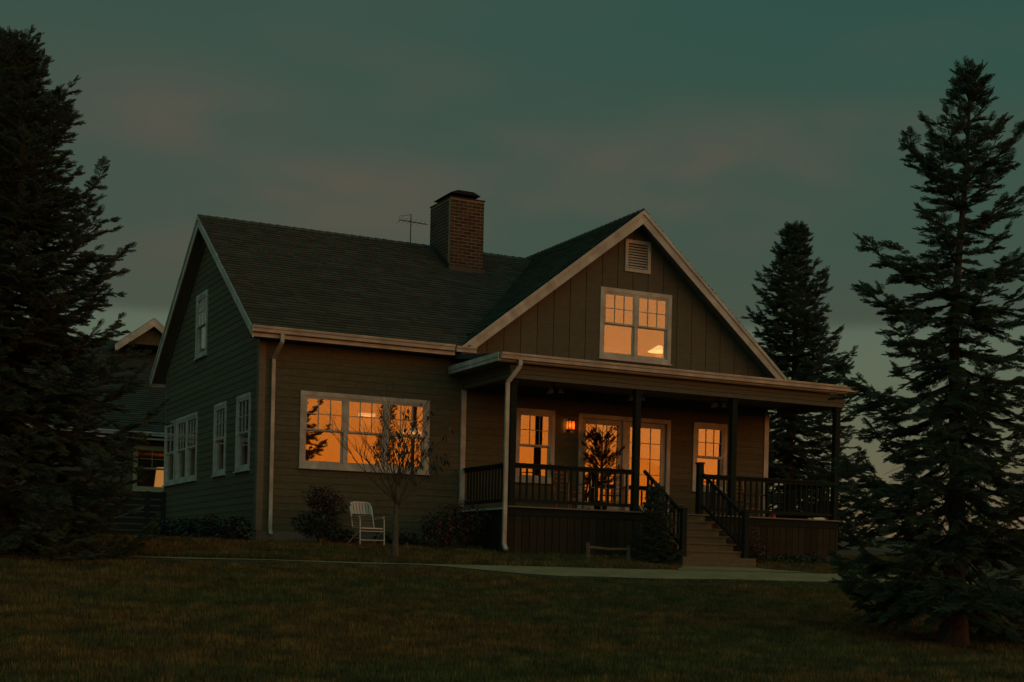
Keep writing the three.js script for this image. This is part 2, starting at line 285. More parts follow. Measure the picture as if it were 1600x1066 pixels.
{ // french doors
  const [x0, x1, y0, y1] = W_DOOR, dr = obj('door_frame', [bx(x0, x0 + .1, y0, y1, 0, .055), bx(x1 - .1, x1, y0, y1, 0, .055), bx(x0 + .1, x1 - .1, y1 - .1, y1, 0, .055), bx(9.155, 9.255, y0, y1 - .1, -.12, .03)], M.trim, house);
  for (const [a, b] of [[x0 + .104, 9.153], [9.257, x1 - .104]]) {
    const lf = obj('door', ring(a, b, y0 + .02, y1 - .104, .125, -.07, -.025, .25, .125), M.trim, house), cols = 3, rows = 5, mw = .018;
    const gx0 = a + .125, gx1 = b - .125, gy0 = y0 + .27, gy1 = y1 - .229, w = (gx1 - gx0 - mw * 2) / 3, h = (gy1 - gy0 - mw * 4) / 5, geo = new THREE.BoxGeometry(w, h, .004);
    for (let i = 0; i < cols; i++) for (let j = 0; j < rows; j++) { const p = new THREE.Mesh(geo, M.glass); p.name = 'pane'; p.position.set(gx0 + w / 2 + i * (w + mw), gy0 + h / 2 + j * (h + mw), -.045); lf.add(p); }
    for (let i = 1; i < cols; i++) obj('muntin', bx(gx0 + i * (w + mw) - mw, gx0 + i * (w + mw), gy0, gy1, -.058, -.032), M.trim, lf);
    for (let j = 1; j < rows; j++) obj('muntin', bx(gx0, gx1, gy0 + j * (h + mw) - mw, gy0 + j * (h + mw), -.057, -.033), M.trim, lf);
    if (a < 9) obj('handle', [bx(b - .085, b - .045, 1.9, 2.12, -.024, -.012), bar([b - .065, 2.06, -.012], [b - .065, 2.06, .03], .02), bar([b - .055, 2.06, .03], [b - .16, 2.055, .03], .02)], M.iron, lf);
  }
}
{ // left gable wall, in its own frame: local x is world z, local z points to -x
  const wins = [[-8.91, -7.72, 1.555, 3.265], [-7.6, -5.36, 1.555, 3.265], [-3.68, -2.62, 1.555, 3.265], [-1.71, -.6, 1.555, 3.265]], gw = [-5.69, -4.59, 4.6, 6.205];
  const roofY = z => EAVE - .2 + SL * (z > ZR ? OV - z : z + D + OV), top = [[-D, roofY(-D)], [-D, -.3], [0, -.3], [0, roofY(0)], [ZR, roofY(ZR)]];
  const w = wallSheet('side_wall', top, [...wins, gw].map(o => inset(o, .08)), M.sidingDark, house); w.rotation.y = -Math.PI / 2;
  const zAt = y => Math.min(-.145, OV - (y - EAVE + .2) / SL);
  lapSiding(w, .2, RIDGE - .45, .155, y => Math.max(-D + .002, -D - zAt(y) - .002), y => zAt(y), [...wins, gw].map(o => o.map((v, i) => i === 2 ? v - .03 : v)), 7);
  windowUnit(w, wins[0], 1, { cw: .08, cols: 2 }); windowUnit(w, wins[1], 2, { cw: .08 }); windowUnit(w, wins[2], 1, { cw: .08 }); windowUnit(w, wins[3], 1, { cw: .08 }); windowUnit(w, gw, 1, { cw: .08 });
}
// the windows of the side wall were added under the wall: hand them to the house so that their panes stay sub-parts
for (const c of [...house.children.find(o => o.name === 'side_wall').children]) if (c.name === 'window') house.attach(c);
{ // rear and right walls close the volume
  const roofY = z => EAVE - .2 + SL * (z > ZR ? OV - z : z + D + OV);
  obj('rear_wall', [bx(.16, WR, -.3, WT, -D, -D + .16)], M.sidingDark, house);
  obj('right_wall', [bx(WR - .16, WR, -.3, WT, -D + .16, -.16)], M.sidingDark, house);
}
{ // front gable wall: vertical boards
  const under = x => Math.min(AH - ML * (AX - x), AH - MR * (x - AX)) - .17, inv = y => [AX - (AH - .17 - y) / ML, AX + (AH - .17 - y) / MR], yb = WT + .1;
  const [xa, xb] = inv(yb), w = wallSheet('gable_wall', [[xa, yb], [xb, yb], [AX, under(AX)]], [inset(W_GAB), inset(W_VENT, .05)], M.sidingDark, house, -.16, 0);
  obj('gable_wall', extr([[xa, yb], [xb, yb], [AX, under(AX)]], -D, -D + .15), M.sidingDark, house);
  const edges = []; for (let x = AX - 11 * .437; x < AX + 5; x += .437) edges.push(x);
  const R = rng(3);
  for (let k = 0; k < edges.length - 1; k++) {
    const mat = M.board[Math.floor(R() * 3)], a = Math.max(edges[k] + .008, xa + .01), b = Math.min(edges[k + 1] - .008, xb - .01); if (b - a < .03) continue;
    const cuts = [a, ...[W_GAB[0], W_GAB[1], W_VENT[0], W_VENT[1], AX].filter(v => v > a + .001 && v < b - .001).sort((p, q) => p - q), b], geos = [];
    for (let i = 0; i < cuts.length - 1; i++) {
      const p = cuts[i], q = cuts[i + 1], m = (p + q) / 2; let spans = [[yb, null]];
      for (const o of [W_GAB, W_VENT]) if (m > o[0] && m < o[1]) { const l = spans.pop(); if (o[2] - l[0] > .01) spans.push([l[0], o[2]]); spans.push([o[3], null]); }
      for (const [s0, s1] of spans) { const t0 = s1 === null ? under(p) - .01 : s1, t1 = s1 === null ? under(q) - .01 : s1; if (Math.max(t0, t1) - s0 > .02) geos.push(extr([[p, s0], [q, s0], [q, Math.max(s0 + .001, t1)], [p, Math.max(s0 + .001, t0)]], .001, .026)); }
    }
    for (const g of geos) obj('siding_board', g, mat, w);
  }
  windowUnit(house, W_GAB, 2);
  const v = obj('gable_vent', ring(...W_VENT, .085, 0, .06), M.trim, house);
  obj('vent_backing', bx(W_VENT[0] + .085, W_VENT[1] - .085, W_VENT[2] + .085, W_VENT[3] - .085, -.1, -.09), M.black, v);
  for (let k = 0; k < 9; k++) { const y = W_VENT[2] + .13 + k * .066; const s = obj('slat', new THREE.BoxGeometry(W_VENT[1] - W_VENT[0] - .172, .062, .012), M.trim, v); s.position.set((W_VENT[0] + W_VENT[1]) / 2, y, .01); s.rotation.x = -.75; }
  obj('skirt_trim', bx(xa + .1, xb - .05, WT + .02, WT + .14, .028, .05), M.trim, house);
}
// roofs
function shingles(name, L0, L1, eaveP, upDir, alongDir, nrm, slopeLen, keep, seed) {
  const R = rng(seed), pos = [], col = [], nor = [], ex = .14; const rows = Math.ceil(slopeLen / ex);
  const quad = (a, b, c, d, n, k) => { for (const p of [a, b, c, a, c, d]) { pos.push(p.x, p.y, p.z); nor.push(n.x, n.y, n.z); col.push(...k); } };
  const pt = (s, t, h) => eaveP.clone().addScaledVector(alongDir, s).addScaledVector(upDir, t).addScaledVector(nrm, h);
  const front = upDir.clone().negate();
  for (let r = 0; r < rows; r++) {
    let s = L0 - (r % 3) * .09 - R() * .05; const rowv = .9 + .2 * R();
    while (s < L1) {
      const w = .2 + .18 * R(), a = Math.max(L0, s), b = Math.min(L1, s + w - .005); s += w; if (b - a < .02) continue;
      const t0 = r * ex - .008 * R(), t1 = Math.min(slopeLen, (r + 1) * ex + .01), mp = pt((a + b) / 2, (t0 + t1) / 2, 0); if (!keep(mp)) continue;
      const th = .022 + .010 * R(), v = rowv * (.72 + .56 * R()), tint = R(), k = [.036 * v * (1 + .14 * tint), .039 * v, .026 * v * (1 - .1 * tint)];
      quad(pt(a, t0, th), pt(b, t0, th), pt(b, t1, .004), pt(a, t1, .004), nrm, k); quad(pt(a, t0, 0), pt(b, t0, 0), pt(b, t0, th), pt(a, t0, th), front, k);
    }
  }
  const g = new THREE.BufferGeometry(); g.setAttribute('position', new THREE.Float32BufferAttribute(pos, 3)); g.setAttribute('normal', new THREE.Float32BufferAttribute(nor, 3)); g.setAttribute('color', new THREE.Float32BufferAttribute(col, 3)); uvm(g); return g;
}
function addShingles(parent, ...a) { const m = new THREE.Mesh(shingles('', ...a), M.shingle); m.name = 'shingles'; m.userData.kind = 'stuff'; parent.add(m); }
function ridgeCaps(parent, a, b, la, lb, na, nb, seed) {               // folded caps along a ridge from a to b; la, lb run down the two slopes
  const R = rng(seed), L = a.distanceTo(b), d = b.clone().sub(a).normalize(), n = Math.floor(L / .22);
  for (let i = 0; i < n; i++) {
    const w = .15 + .01 * R(), h0 = .042 + .008 * R(), h1 = .028, p0 = a.clone().addScaledVector(d, i * .22), p1 = a.clone().addScaledVector(d, i * .22 + .225), pos = [];
    const P = (p, l, s, n, h) => p.clone().addScaledVector(l, s).addScaledVector(n, h), up = V(0, 1, 0);
    const A = P(p0, la, w, na, h0 * .7), B = P(p0, up, 0, up, h0), C = P(p0, lb, w, nb, h0 * .7), A2 = P(p1, la, w, na, h1 * .7), B2 = P(p1, up, 0, up, h1), C2 = P(p1, lb, w, nb, h1 * .7);
    const lo = V(0, -.05, 0), A0 = A.clone().add(lo), B0 = B.clone().add(lo), C0 = C.clone().add(lo);
    for (const t of [[A, B, B2], [A, B2, A2], [B, C, C2], [B, C2, B2], [A0, B0, B], [A0, B, A], [B0, C0, C], [B0, C, B]]) for (const v of t) pos.push(v.x, v.y, v.z);
    const g = new THREE.BufferGeometry(); g.setAttribute('position', new THREE.Float32BufferAttribute(pos, 3)); g.computeVertexNormals();
    obj('ridge_cap', g, M.ridge[i % 3], parent);
  }
}
M.ridge = [.05, .04, .058].map(v => std(rgb(v, v * .95, v * .75), .95, { side: THREE.DoubleSide }));
{ // main roof
  const th = .15, chev = (o, e) => { const f = y => y; return [[OV + e, EAVE - SL * e - o], [ZR, RIDGE - o], [-D - OV - e, EAVE - SL * e - o], [-D - OV - e, EAVE - SL * e - o - th], [ZR, RIDGE - o - th * 1.1], [OV + e, EAVE - SL * e - o - th]]; };
  const half = (a, b) => [[-.2, EAVE + SL * (OV + .2) - a], [ZR, RIDGE - a], [-D - OV, EAVE - a], [-D - OV, EAVE - b], [ZR, RIDGE - b], [-.2, EAVE + SL * (OV + .2) - b]];
  const roof = obj('main_roof', [extrX(chev(.01, 0), XE + .03, 4.58), extrX(half(.01, .16), 4.58, AX)], M.soffit, house);
  obj('roof_underlay', extrX([[OV, EAVE + .0], [ZR, RIDGE + .0], [-D - OV, EAVE + .0], [-D - OV, EAVE - .008], [ZR, RIDGE - .008], [OV, EAVE - .008]], XE + .01, 4.58), M.roofDeck, roof);
  obj('roof_underlay', extrX(half(0, .008), 4.581, AX), M.roofDeck, roof);
  const n = V(0, 1, SL).normalize(), up = V(0, SL, -1).normalize(), len = Math.hypot(OV - ZR, RIDGE - EAVE);
  const crossY = x => AH - ML * (AX - x);
  addShingles(roof, XE - .01, AX, V(0, EAVE, OV), up, V(1, 0, 0), n, len, p => p.y > crossY(p.x) - .05, 21);
  const nb = V(0, 1, -SL).normalize(), upb = V(0, SL, 1).normalize();
  addShingles(roof, XE - .01, AX, V(0, EAVE, -D - OV), upb, V(1, 0, 0), nb, len, p => p.y > crossY(p.x) - .05, 22);
  ridgeCaps(roof, V(XE - .01, RIDGE, ZR), V(8.7, RIDGE, ZR), up.clone().negate(), upb.clone().negate(), n, nb, 4);
  // rake boards on the left gable
  const rk = [[OV + .02, EAVE - .012 - SL * .02], [ZR, RIDGE - .012], [-D - OV - .02, EAVE - .012 - SL * .02], [-D - OV - .02, EAVE - .25 - SL * .02], [ZR, RIDGE - .27], [OV + .02, EAVE - .25 - SL * .02]];
  obj('rake_board', extrX(rk, XE - .005, XE + .027), M.trim, house);
  const rk2 = [[OV + .03, EAVE - .006 - SL * .02], [ZR, RIDGE - .006], [-D - OV - .03, EAVE - .006 - SL * .02], [-D - OV - .03, EAVE - .075 - SL * .02], [ZR, RIDGE - .085], [OV + .03, EAVE - .075 - SL * .02]];
  obj('rake_molding', extrX(rk2, XE - .03, XE - .006), M.trim, house);
  const fr = [[.0, EAVE - .17 + SL * OV], [ZR, RIDGE - .18], [-D, EAVE - .17 + SL * OV], [-D, EAVE - .29 + SL * OV], [ZR, RIDGE - .31], [0, EAVE - .29 + SL * OV]];
  obj('frieze_board', extrX(fr, -.045, -.0335), M.tanTrim, house);
  // eave: fascia, soffit, gutter
  obj('fascia', [bx(XE + .03, 4.4, EAVE - .235, EAVE - .155, OV - .03, OV + .005)], M.trim, house);
  obj('fascia', [bx(XE + .03, 4.4, EAVE - .25, EAVE - .16, -D - OV, -D - OV + .03)], M.trim, house);
  obj('soffit', [bx(XE + .03, 4.56, EAVE - .215, EAVE - .2, .04, OV - .03)], M.soffit, house);
}
const gutterProfile = (z, y) => [[z, y], [z + .115, y + .012], [z + .115, y - .03], [z + .095, y - .05], [z + .085, y - .115], [z, y - .115]];
{
  const g = (x0, x1, z, y, name = 'gutter') => obj(name, [extrX(gutterProfile(z, y), x0, x1), extrX([[z + .1, y + .013], [z + .124, y + .013], [z + .124, y - .008], [z + .1, y - .008]], x0, x1)], M.metalTrim, house);
  g(XE - .03, 4.36, OV + .008, EAVE - .025); g(4.40, 4.9, OV + .008, EAVE - .04);
  g(4.47, 14.25, 2.66, 4.105);
  const ds = (pts, w = .078, d = .055) => obj('downspout', pts.slice(1).map((p, i) => bar(pts[i], p, w, d)), M.metalTrim, house);
  ds([[.32, EAVE - .14, OV + .06], [.32, EAVE - .32, OV + .06], [.27, EAVE - .62, .09], [.27, .22, .09], [.27, .12, .16]]);
  ds([[4.93, 3.99, 2.72], [4.93, 3.86, 2.72], [4.70, 3.50, 2.6], [4.70, .02, 2.6], [4.70, -.1, 2.70]], .085, .06);
}
{ // cross gable roof, ridge along z; profile in x,y
  const th = .15, prof = (o, t) => [[XL, EAVE - o], [AX, AH - o], [XRt, EAVE - o], [XRt, EAVE - o - t], [AX, AH - o - t * 1.1], [XL, EAVE - o - t]];
  const roof = obj('gable_roof', extr(prof(.01, th), -D - OV, OV - .03), M.soffit, house);
  obj('roof_underlay', extr(prof(0, .008), -D - OV, OV - .005), M.roofDeck, roof);
  const nl = V(-ML, 1, 0).normalize(), ul = V(1, ML, 0).normalize(), nr = V(MR, 1, 0).normalize(), ur = V(-1, MR, 0).normalize();
  const mainY = z => z > ZR ? EAVE + SL * (OV - z) : EAVE + SL * (z + D + OV);
  addShingles(roof, -D - OV, OV + .01, V(XL, EAVE, 0), ul, V(0, 0, 1), nl, Math.hypot(AX - XL, AH - EAVE), p => p.y > mainY(p.z) - .05, 31);
  addShingles(roof, -D - OV, OV + .01, V(XRt, EAVE, 0), ur, V(0, 0, 1), nr, Math.hypot(XRt - AX, AH - EAVE), p => true, 32);
  ridgeCaps(roof, V(AX, AH, OV), V(AX, AH, -D - OV), ul.clone().negate(), ur.clone().negate(), nl, nr, 9);
  const band = (o0, o1) => [[XL, EAVE - o0], [AX, AH - o0 * 1.0], [XRt, EAVE - o0], [XRt, EAVE - o1], [AX, AH - o1 * 1.12], [XL, EAVE - o1]];
  obj('rake_board', extr(band(.012, .30), OV - .028, OV + .004), M.trim, house);
  obj('rake_molding', extr(band(.006, .10), OV + .006, OV + .035), M.trim, house);
}
{ // chimney: bricks in running bond round a mortar core
  const x0 = 5.86, x1 = 6.82, z1 = -3.3, z0 = -4.62, y0 = 6.6, y1 = 9.0, bh = .070, jt = .017, ch = bh + jt;
  const ch_ = obj('chimney', bx(x0 + .006, x1 - .006, y0, y1 - .01, z0 + .006, z1 - .006), M.mortar, house), rest = [], R = rng(14);
  const rows = Math.floor((y1 - y0) / ch), bl = .245;
  const brickGeo = {};
  const put = (a, b, y, face) => {
    const L = b - a; if (L < .02) return;
    const key = L.toFixed(2); const g = brickGeo[key] || (brickGeo[key] = uvm(new THREE.BoxGeometry(L - jt, bh, .1)));
    const j = (R() - .5) * .005, m = new THREE.Mesh(g, M.brick[Math.floor(R() * 4)]); m.name = 'brick';
    if (face === 'f') m.position.set((a + b) / 2, y, z1 - .05 + j); else { m.position.set(x0 + .05 + j, y, (a + b) / 2); m.rotation.y = Math.PI / 2; }
    ch_.add(m);
  };
  for (let r = 0; r < rows; r++) {
    const y = y0 + (r + .5) * ch, out = r >= rows - 1 ? .02 : 0, offF = (r % 2) * bl / 2, offS = ((r + 1) % 2) * bl / 2;
    if (y > 6.98) { let a = x0; let s = x0 + offF; while (a < x1 - .001) { const b = Math.min(x1, s > a + .03 ? s : s + bl); put(a, b, y, 'f'); a = b; s = b + bl; } }
    { let a = z0 + .104, s = a + (offS || bl), lim = z1 - .104; if (y > 7.05) while (a < lim - .001) { const b = Math.min(lim, s); put(a, b, y, 's'); a = b; s = b + bl; } }
    for (let k = 0; k < 5; k++) rest.push(bx(x0 + .006 + k * .19, x0 + .18 + k * .19, y - bh / 2, y + bh / 2, z0, z0 + .09));
    for (let k = 0; k < 6; k++) rest.push(bx(x1 - .09, x1, y - bh / 2, y + bh / 2, z0 + .104 + k * .185, z0 + .104 + k * .185 + .174));
  }
  const rs = obj('bricks', rest, M.brick[1], ch_); rs.userData.kind = 'stuff';
  obj('crown', [bx(x0 - .015, x1 + .015, y1 - .01, y1 + .02, z0 - .015, z1 + .015)], M.brick[3], ch_);
  const c = V((x0 + x1) / 2 - .06, y1 + .02, (z0 + z1) / 2 + .1), leg = [];
  for (const [sx, sz] of [[-1, -1], [1, -1], [-1, 1], [1, 1]]) leg.push(bar([c.x + sx * .27, c.y, c.z + sz * .36], [c.x + sx * .32, c.y + .1, c.z + sz * .42], .03, .012));
  obj('cap_leg', leg, M.iron, ch_);
  const cap = extr([[-.42, 0], [-.22, .08], [.22, .08], [.42, 0], [.42, -.012], [-.42, -.012]], -.56, .56).translate(c.x, c.y + .1, c.z);
  obj('cap_hood', cap, M.capMetal, ch_);
  obj('flashing', [extrX([[z1 + .012, EAVE + SL * (OV - z1) - .14], [z1 + .012, EAVE + SL * (OV - z1) + .12], [z1 + .002, EAVE + SL * (OV - z1) + .12], [z1 + .002, EAVE + SL * (OV - z1) - .14]], x0 - .04, x1 + .04), extrX([[z1 + .04, EAVE + SL * (OV - z1) - .0], [z1 + .04, EAVE + SL * (OV - z1) + .14], [-4.5, RIDGE + .12], [-4.5, RIDGE - .02]], x0 - .014, x0 - .004)], M.iron, ch_);
}
// ------------------------------------------------------------------ porch
const PZ = 2.49, PD = .86, PX0 = 4.82, PX1 = 13.86, BB = 3.62;
{
  obj('porch_roof', [extrX([[2.66, 4.10], [.03, 4.42], [.03, 4.30], [2.66, 3.985]], 4.46, 14.25)], M.roofDeck, house);
  obj('porch_fascia', [bx(4.425, 4.455, 3.94, 4.02, .06, 2.66), bx(4.41, 4.425, 4.02, 4.12, .06, 2.68), bx(4.426, 4.455, 4.02, 4.12, .06, 2.66)], M.trim, house);
  obj('porch_fascia', [bx(4.46, 14.25, 3.955, 3.985, 2.60, 2.66)], M.trim, house);
  obj('porch_soffit', [bx(4.457, 4.85, 3.93, 3.945, .06, 2.655), bx(4.85, 14.2, 3.93, 3.945, PZ + .034, 2.655)], M.soffit, house);
  const bm = obj('porch_beam', [bx(PX0 + .002, PX1 + .08, BB + .005, 3.93, PZ - .16, PZ), bx(PX0 + .002, PX0 + .162, BB + .005, 3.93, .04, PZ - .16), bx(PX1 - .08, PX1 + .08, BB + .005, 3.93, .04, PZ - .16)], M.tanTrim, house);
  for (const [a, b, k] of [[BB, BB + .1, 0], [BB + .105, BB + .205, 1], [BB + .21, BB + .308, 2]]) {
    obj('beam_board', boardGeo(PX0, PX1 + .085, PX0, PX1 + .085, a, b, .03, .012).translate(0, 0, PZ), M.board[k], bm);
    const s = obj('beam_board', boardGeo(.05, PZ - .002, .05, PZ - .002, a, b, .03, .012), M.board[k], bm); s.rotation.y = -Math.PI / 2; s.position.set(PX0, 0, 0);
  }
  const ceil = obj('porch_ceiling', bx(PX0 + .17, PX1 - .09, BB + .2, BB + .22, .04, PZ - .165), M.soffit, house);
  // floor
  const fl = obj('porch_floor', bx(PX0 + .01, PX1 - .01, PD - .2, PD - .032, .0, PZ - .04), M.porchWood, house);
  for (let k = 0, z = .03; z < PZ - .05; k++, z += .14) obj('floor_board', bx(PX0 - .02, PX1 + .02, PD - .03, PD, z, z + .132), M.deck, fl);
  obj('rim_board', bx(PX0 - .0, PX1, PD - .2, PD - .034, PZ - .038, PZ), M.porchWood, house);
  obj('deck_nosing', [bx(PX0 - .03, 8.2, PD - .032, PD + .001, PZ - .03, PZ + .03), bx(9.96, PX1 + .03, PD - .032, PD + .001, PZ - .03, PZ + .03)], M.skirtStain[2], house);
  obj('rim_board', bx(PX0 - .04, PX0 - .002, PD - .075, PD - .034, .04, PZ), M.trim, house).userData.label = 'pale rim board at porch end';
  // skirt boards: dark brown stained wood, a colour of their own beside the olive siding
  const R = rng(8), sk = obj('porch_skirt', [bx(PX0 + .02, PX1 - .02, -.5, PD - .21, PZ - .07, PZ - .05), bx(PX0 + .02, PX0 + .04, -.5, PD - .21, .04, PZ - .07), bx(PX1 - .04, PX1 - .02, -.5, PD - .21, .04, PZ - .07)], M.black, house);
  for (let x = PX0; x < PX1 - .02; x += .187) { if (x > 8.15 && x < 9.95) continue; obj('skirt_board', bx(x, Math.min(PX1, x + .172), -.5, PD - .203, PZ - .048, PZ - .022 + .004 * R()), M.skirtStain[Math.floor(R() * 3)], sk); }
  for (let z = .06; z < PZ - .2; z += .187) { obj('skirt_board', bx(PX0 - .005, PX0 + .018, -.5, PD - .205, z, z + .172), M.skirtStain[Math.floor(R() * 3)], sk); obj('skirt_board', bx(PX1 - .018, PX1 + .004, -.5, PD - .203, z, z + .172), M.skirtStain[Math.floor(R() * 3)], sk); }
  // posts
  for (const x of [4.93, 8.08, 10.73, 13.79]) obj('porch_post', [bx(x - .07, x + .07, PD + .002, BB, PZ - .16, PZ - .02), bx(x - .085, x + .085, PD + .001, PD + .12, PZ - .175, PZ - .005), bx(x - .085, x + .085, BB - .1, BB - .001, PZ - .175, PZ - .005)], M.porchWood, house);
  // railings
  const rail = (a, b, axis) => {                                      // a, b along x at the front, or along z at the ends
    const RT = 1.80, at = (s0, s1, y0, y1, w) => axis === 'x' ? bx(s0, s1, y0, y1, PZ - .09 - w, PZ - .09 + w) : bx(axis - w, axis + w, y0, y1, s0, s1);
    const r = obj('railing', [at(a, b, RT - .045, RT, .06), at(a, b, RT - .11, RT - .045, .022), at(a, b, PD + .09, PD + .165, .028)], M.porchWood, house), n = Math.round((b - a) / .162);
    for (let k = 1; k < n; k++) { const s = a + (b - a) * k / n; obj('baluster', at(s - .019, s + .019, PD + .165, RT - .11, .019), M.porchWood, r); }
  };
  rail(5.0, 8.01, 'x'); rail(9.91, 10.66, 'x'); rail(10.8, 13.72, 'x'); rail(.07, PZ - .17, 4.91); rail(.07, PZ - .17, 13.79);
  // stairs
  const sx0 = 8.36, sx1 = 9.98, zf = PZ, run = .285, rise = .172, st = obj('stairs', [extrX([[zf + .002, PD - .21], [zf + .002, -.45], [zf + 4.6 * run, -.45], [zf + .1, PD - .26]], sx0 + .02, sx0 + .06), extrX([[zf + .002, PD - .21], [zf + .002, -.45], [zf + 4.6 * run, -.45], [zf + .1, PD - .26]], sx1 - .06, sx1 - .02)], M.porchWood, house);
  for (let k = 0; k < 5; k++) {
    const y = PD - (k + 1) * rise, z = zf + k * run;
    obj('tread', bx(sx0, sx1, y - .04, y, z + .03, z + run + .05), M.step, st);
    obj('riser', bx(sx0 + .062, sx1 - .062, y + .001, y + rise - .041, z + .005, z + .027), M.step, st);
  }
  const y5 = PD - 5 * rise; obj('riser', bx(sx0 + .062, sx1 - .062, y5 - rise + .02, y5 - .041, zf + 5 * run + .005, zf + 5 * run + .027), M.step, st);
  obj('bottom_step', bx(8.2, 10.13, -.42, y5 - rise + .018, zf + 4.6 * run + .05, zf + 6.1 * run), M.step, st);
  const nz = zf + 5 * run + .09;
  for (const x of [8.34, 9.99]) obj('newel_post', [bx(x - .06, x + .06, -.28, .87, nz - .06, nz + .06), bx(x - .07, x + .07, .872, .905, nz - .07, nz + .07)], M.porchWood, house);
  obj('newel_post', [bx(9.77, 9.9, PD + .002, 2.03, PZ - .16, PZ - .03), bx(9.755, 9.915, 2.031, 2.07, PZ - .175, PZ - .015)], M.porchWood, house);
  for (const [xt, xb] of [[8.26, 8.34], [9.86, 9.97]]) {
    const t = V(xt, 1.78, PZ - .0), b = V(xb, .80, nz - .05), lo = V(0, -.72, 0), r = obj('stair_railing', [bar(t, b, .07, .05, V(1, 0, 0)), bar(t.clone().add(lo), b.clone().add(lo), .05, .05, V(1, 0, 0))], M.porchWood, house);
    for (let k = 1; k < 10; k++) { const p = t.clone().lerp(b, k / 10); obj('baluster', bx(p.x - .018, p.x + .018, p.y - .70, p.y - .03, p.z - .018, p.z + .018), M.porchWood, r); }
  }
}
// ------------------------------------------------------------------ rooms behind the glass
{
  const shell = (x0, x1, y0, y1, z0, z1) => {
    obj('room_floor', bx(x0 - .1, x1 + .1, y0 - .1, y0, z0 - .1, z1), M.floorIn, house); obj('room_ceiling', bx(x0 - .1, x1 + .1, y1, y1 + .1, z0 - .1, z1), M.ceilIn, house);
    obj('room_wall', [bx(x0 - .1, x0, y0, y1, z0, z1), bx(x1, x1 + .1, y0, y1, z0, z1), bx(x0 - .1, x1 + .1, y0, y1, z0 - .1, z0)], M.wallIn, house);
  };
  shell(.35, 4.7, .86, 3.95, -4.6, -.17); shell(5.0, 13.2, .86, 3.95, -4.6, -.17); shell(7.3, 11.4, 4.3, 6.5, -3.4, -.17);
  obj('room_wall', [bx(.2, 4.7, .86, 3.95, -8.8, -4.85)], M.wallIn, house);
}
// ------------------------------------------------------------------ lamps seen lit
function lamp(name, label, cat, pos, parts, light) {
  const t = thing(name, label, cat, pos); for (const [n, g, m] of parts) obj(n, g, m, t);
  const l = new THREE.PointLight(rgb(...light.c), light.i, 0, 2); l.position.set(...light.p); l.castShadow = true; l.shadow.radius = light.r || 2; l.name = 'light'; t.add(l); return t;
}
const warm = (e, c = rgb(1, .62, .26)) => new THREE.MeshStandardMaterial({ color: rgb(.8, .6, .4), emissive: c, emissiveIntensity: e, roughness: .6 });
{
  const shade = (r0, r1, h, y) => new THREE.CylinderGeometry(r0, r1, h, 24, 1, true).translate(0, y, 0);
  lamp('pendant_lamp', 'lit cone lampshade hanging behind the gable window', 'lamp', [11.05, 6.5, -1.4], [['cord', tube([[0, 0, 0], [0, -1.1, 0]], .008), M.black], ['lamp_shade', shade(.05, .3, .16, -1.18), warm(.8)]], { c: [1, .45, .1], i: .22, p: [0, -1.3, 0], r: 6 });
  lamp('ceiling_light', 'lit long ceiling light inside the living room window', 'lamp', [3.3, 3.95, -2.2], [['diffuser', bx(-.2, .2, -.85, -.78, -.05, .05), warm(.45)], ['mount', [tube([[-.12, 0, 0], [-.12, -.78, 0]], .006), tube([[.12, 0, 0], [.12, -.78, 0]], .006)], M.black]], { c: [1, .45, .1], i: .25, p: [0, -.95, 0], r: 8 });
  lamp('pendant_lamp', 'lit dome lampshade behind the right pane of the wide window', 'lamp', [4.21, 3.6, -1.5], [['cord', tube([[0, 0, 0], [0, -.75, 0]], .008), M.black], ['lamp_shade', shade(.06, .24, .16, -.83), warm(.4)]], { c: [1, .45, .1], i: .14, p: [0, -.95, 0], r: 5 });
  // lit lantern beside the french doors
  const t = lamp('wall_lantern', 'lit black lantern on the porch wall beside the french doors', 'lantern', [7.62, 2.86, .045], [
    ['back_plate', bx(-.05, .05, -.02, .2, -.01, .015), M.iron], ['bracket', tube([[0, .02, .015], [0, -.04, .06], [0, 0, .12]], .012), M.iron],
    ['lantern_frame', [bx(-.115, .115, -.01, .012, .03, .2), bx(-.125, .125, .26, .285, .02, .21), bx(-.07, .07, .285, .33, .06, .17), bx(-.012, .012, .012, .26, .178, .2), bx(-.115, -.1, .012, .26, .185, .2), bx(.1, .115, .012, .26, .185, .2), bx(-.115, -.1, .012, .26, .03, .045), bx(.1, .115, .012, .26, .03, .045)], M.iron],
    ['lantern_glass', [bx(-.098, -.014, .014, .258, .187, .191), bx(.014, .098, .014, .258, .187, .191), bx(-.112, -.108, .014, .258, .047, .183), bx(.108, .112, .014, .258, .047, .183)], new THREE.MeshPhysicalMaterial({ color: rgb(1, .62, .3), roughness: .5, transmission: .75, thickness: 0 })],
    ['bulb', [new THREE.SphereGeometry(.026, 12, 8).translate(-.05, .13, .115), new THREE.SphereGeometry(.026, 12, 8).translate(.05, .13, .115)], warm(6, rgb(1, .38, .09))]], { c: [1, .45, .14], i: .12, p: [0, .13, .115], r: 2 });
  t.scale.setScalar(.8);
}
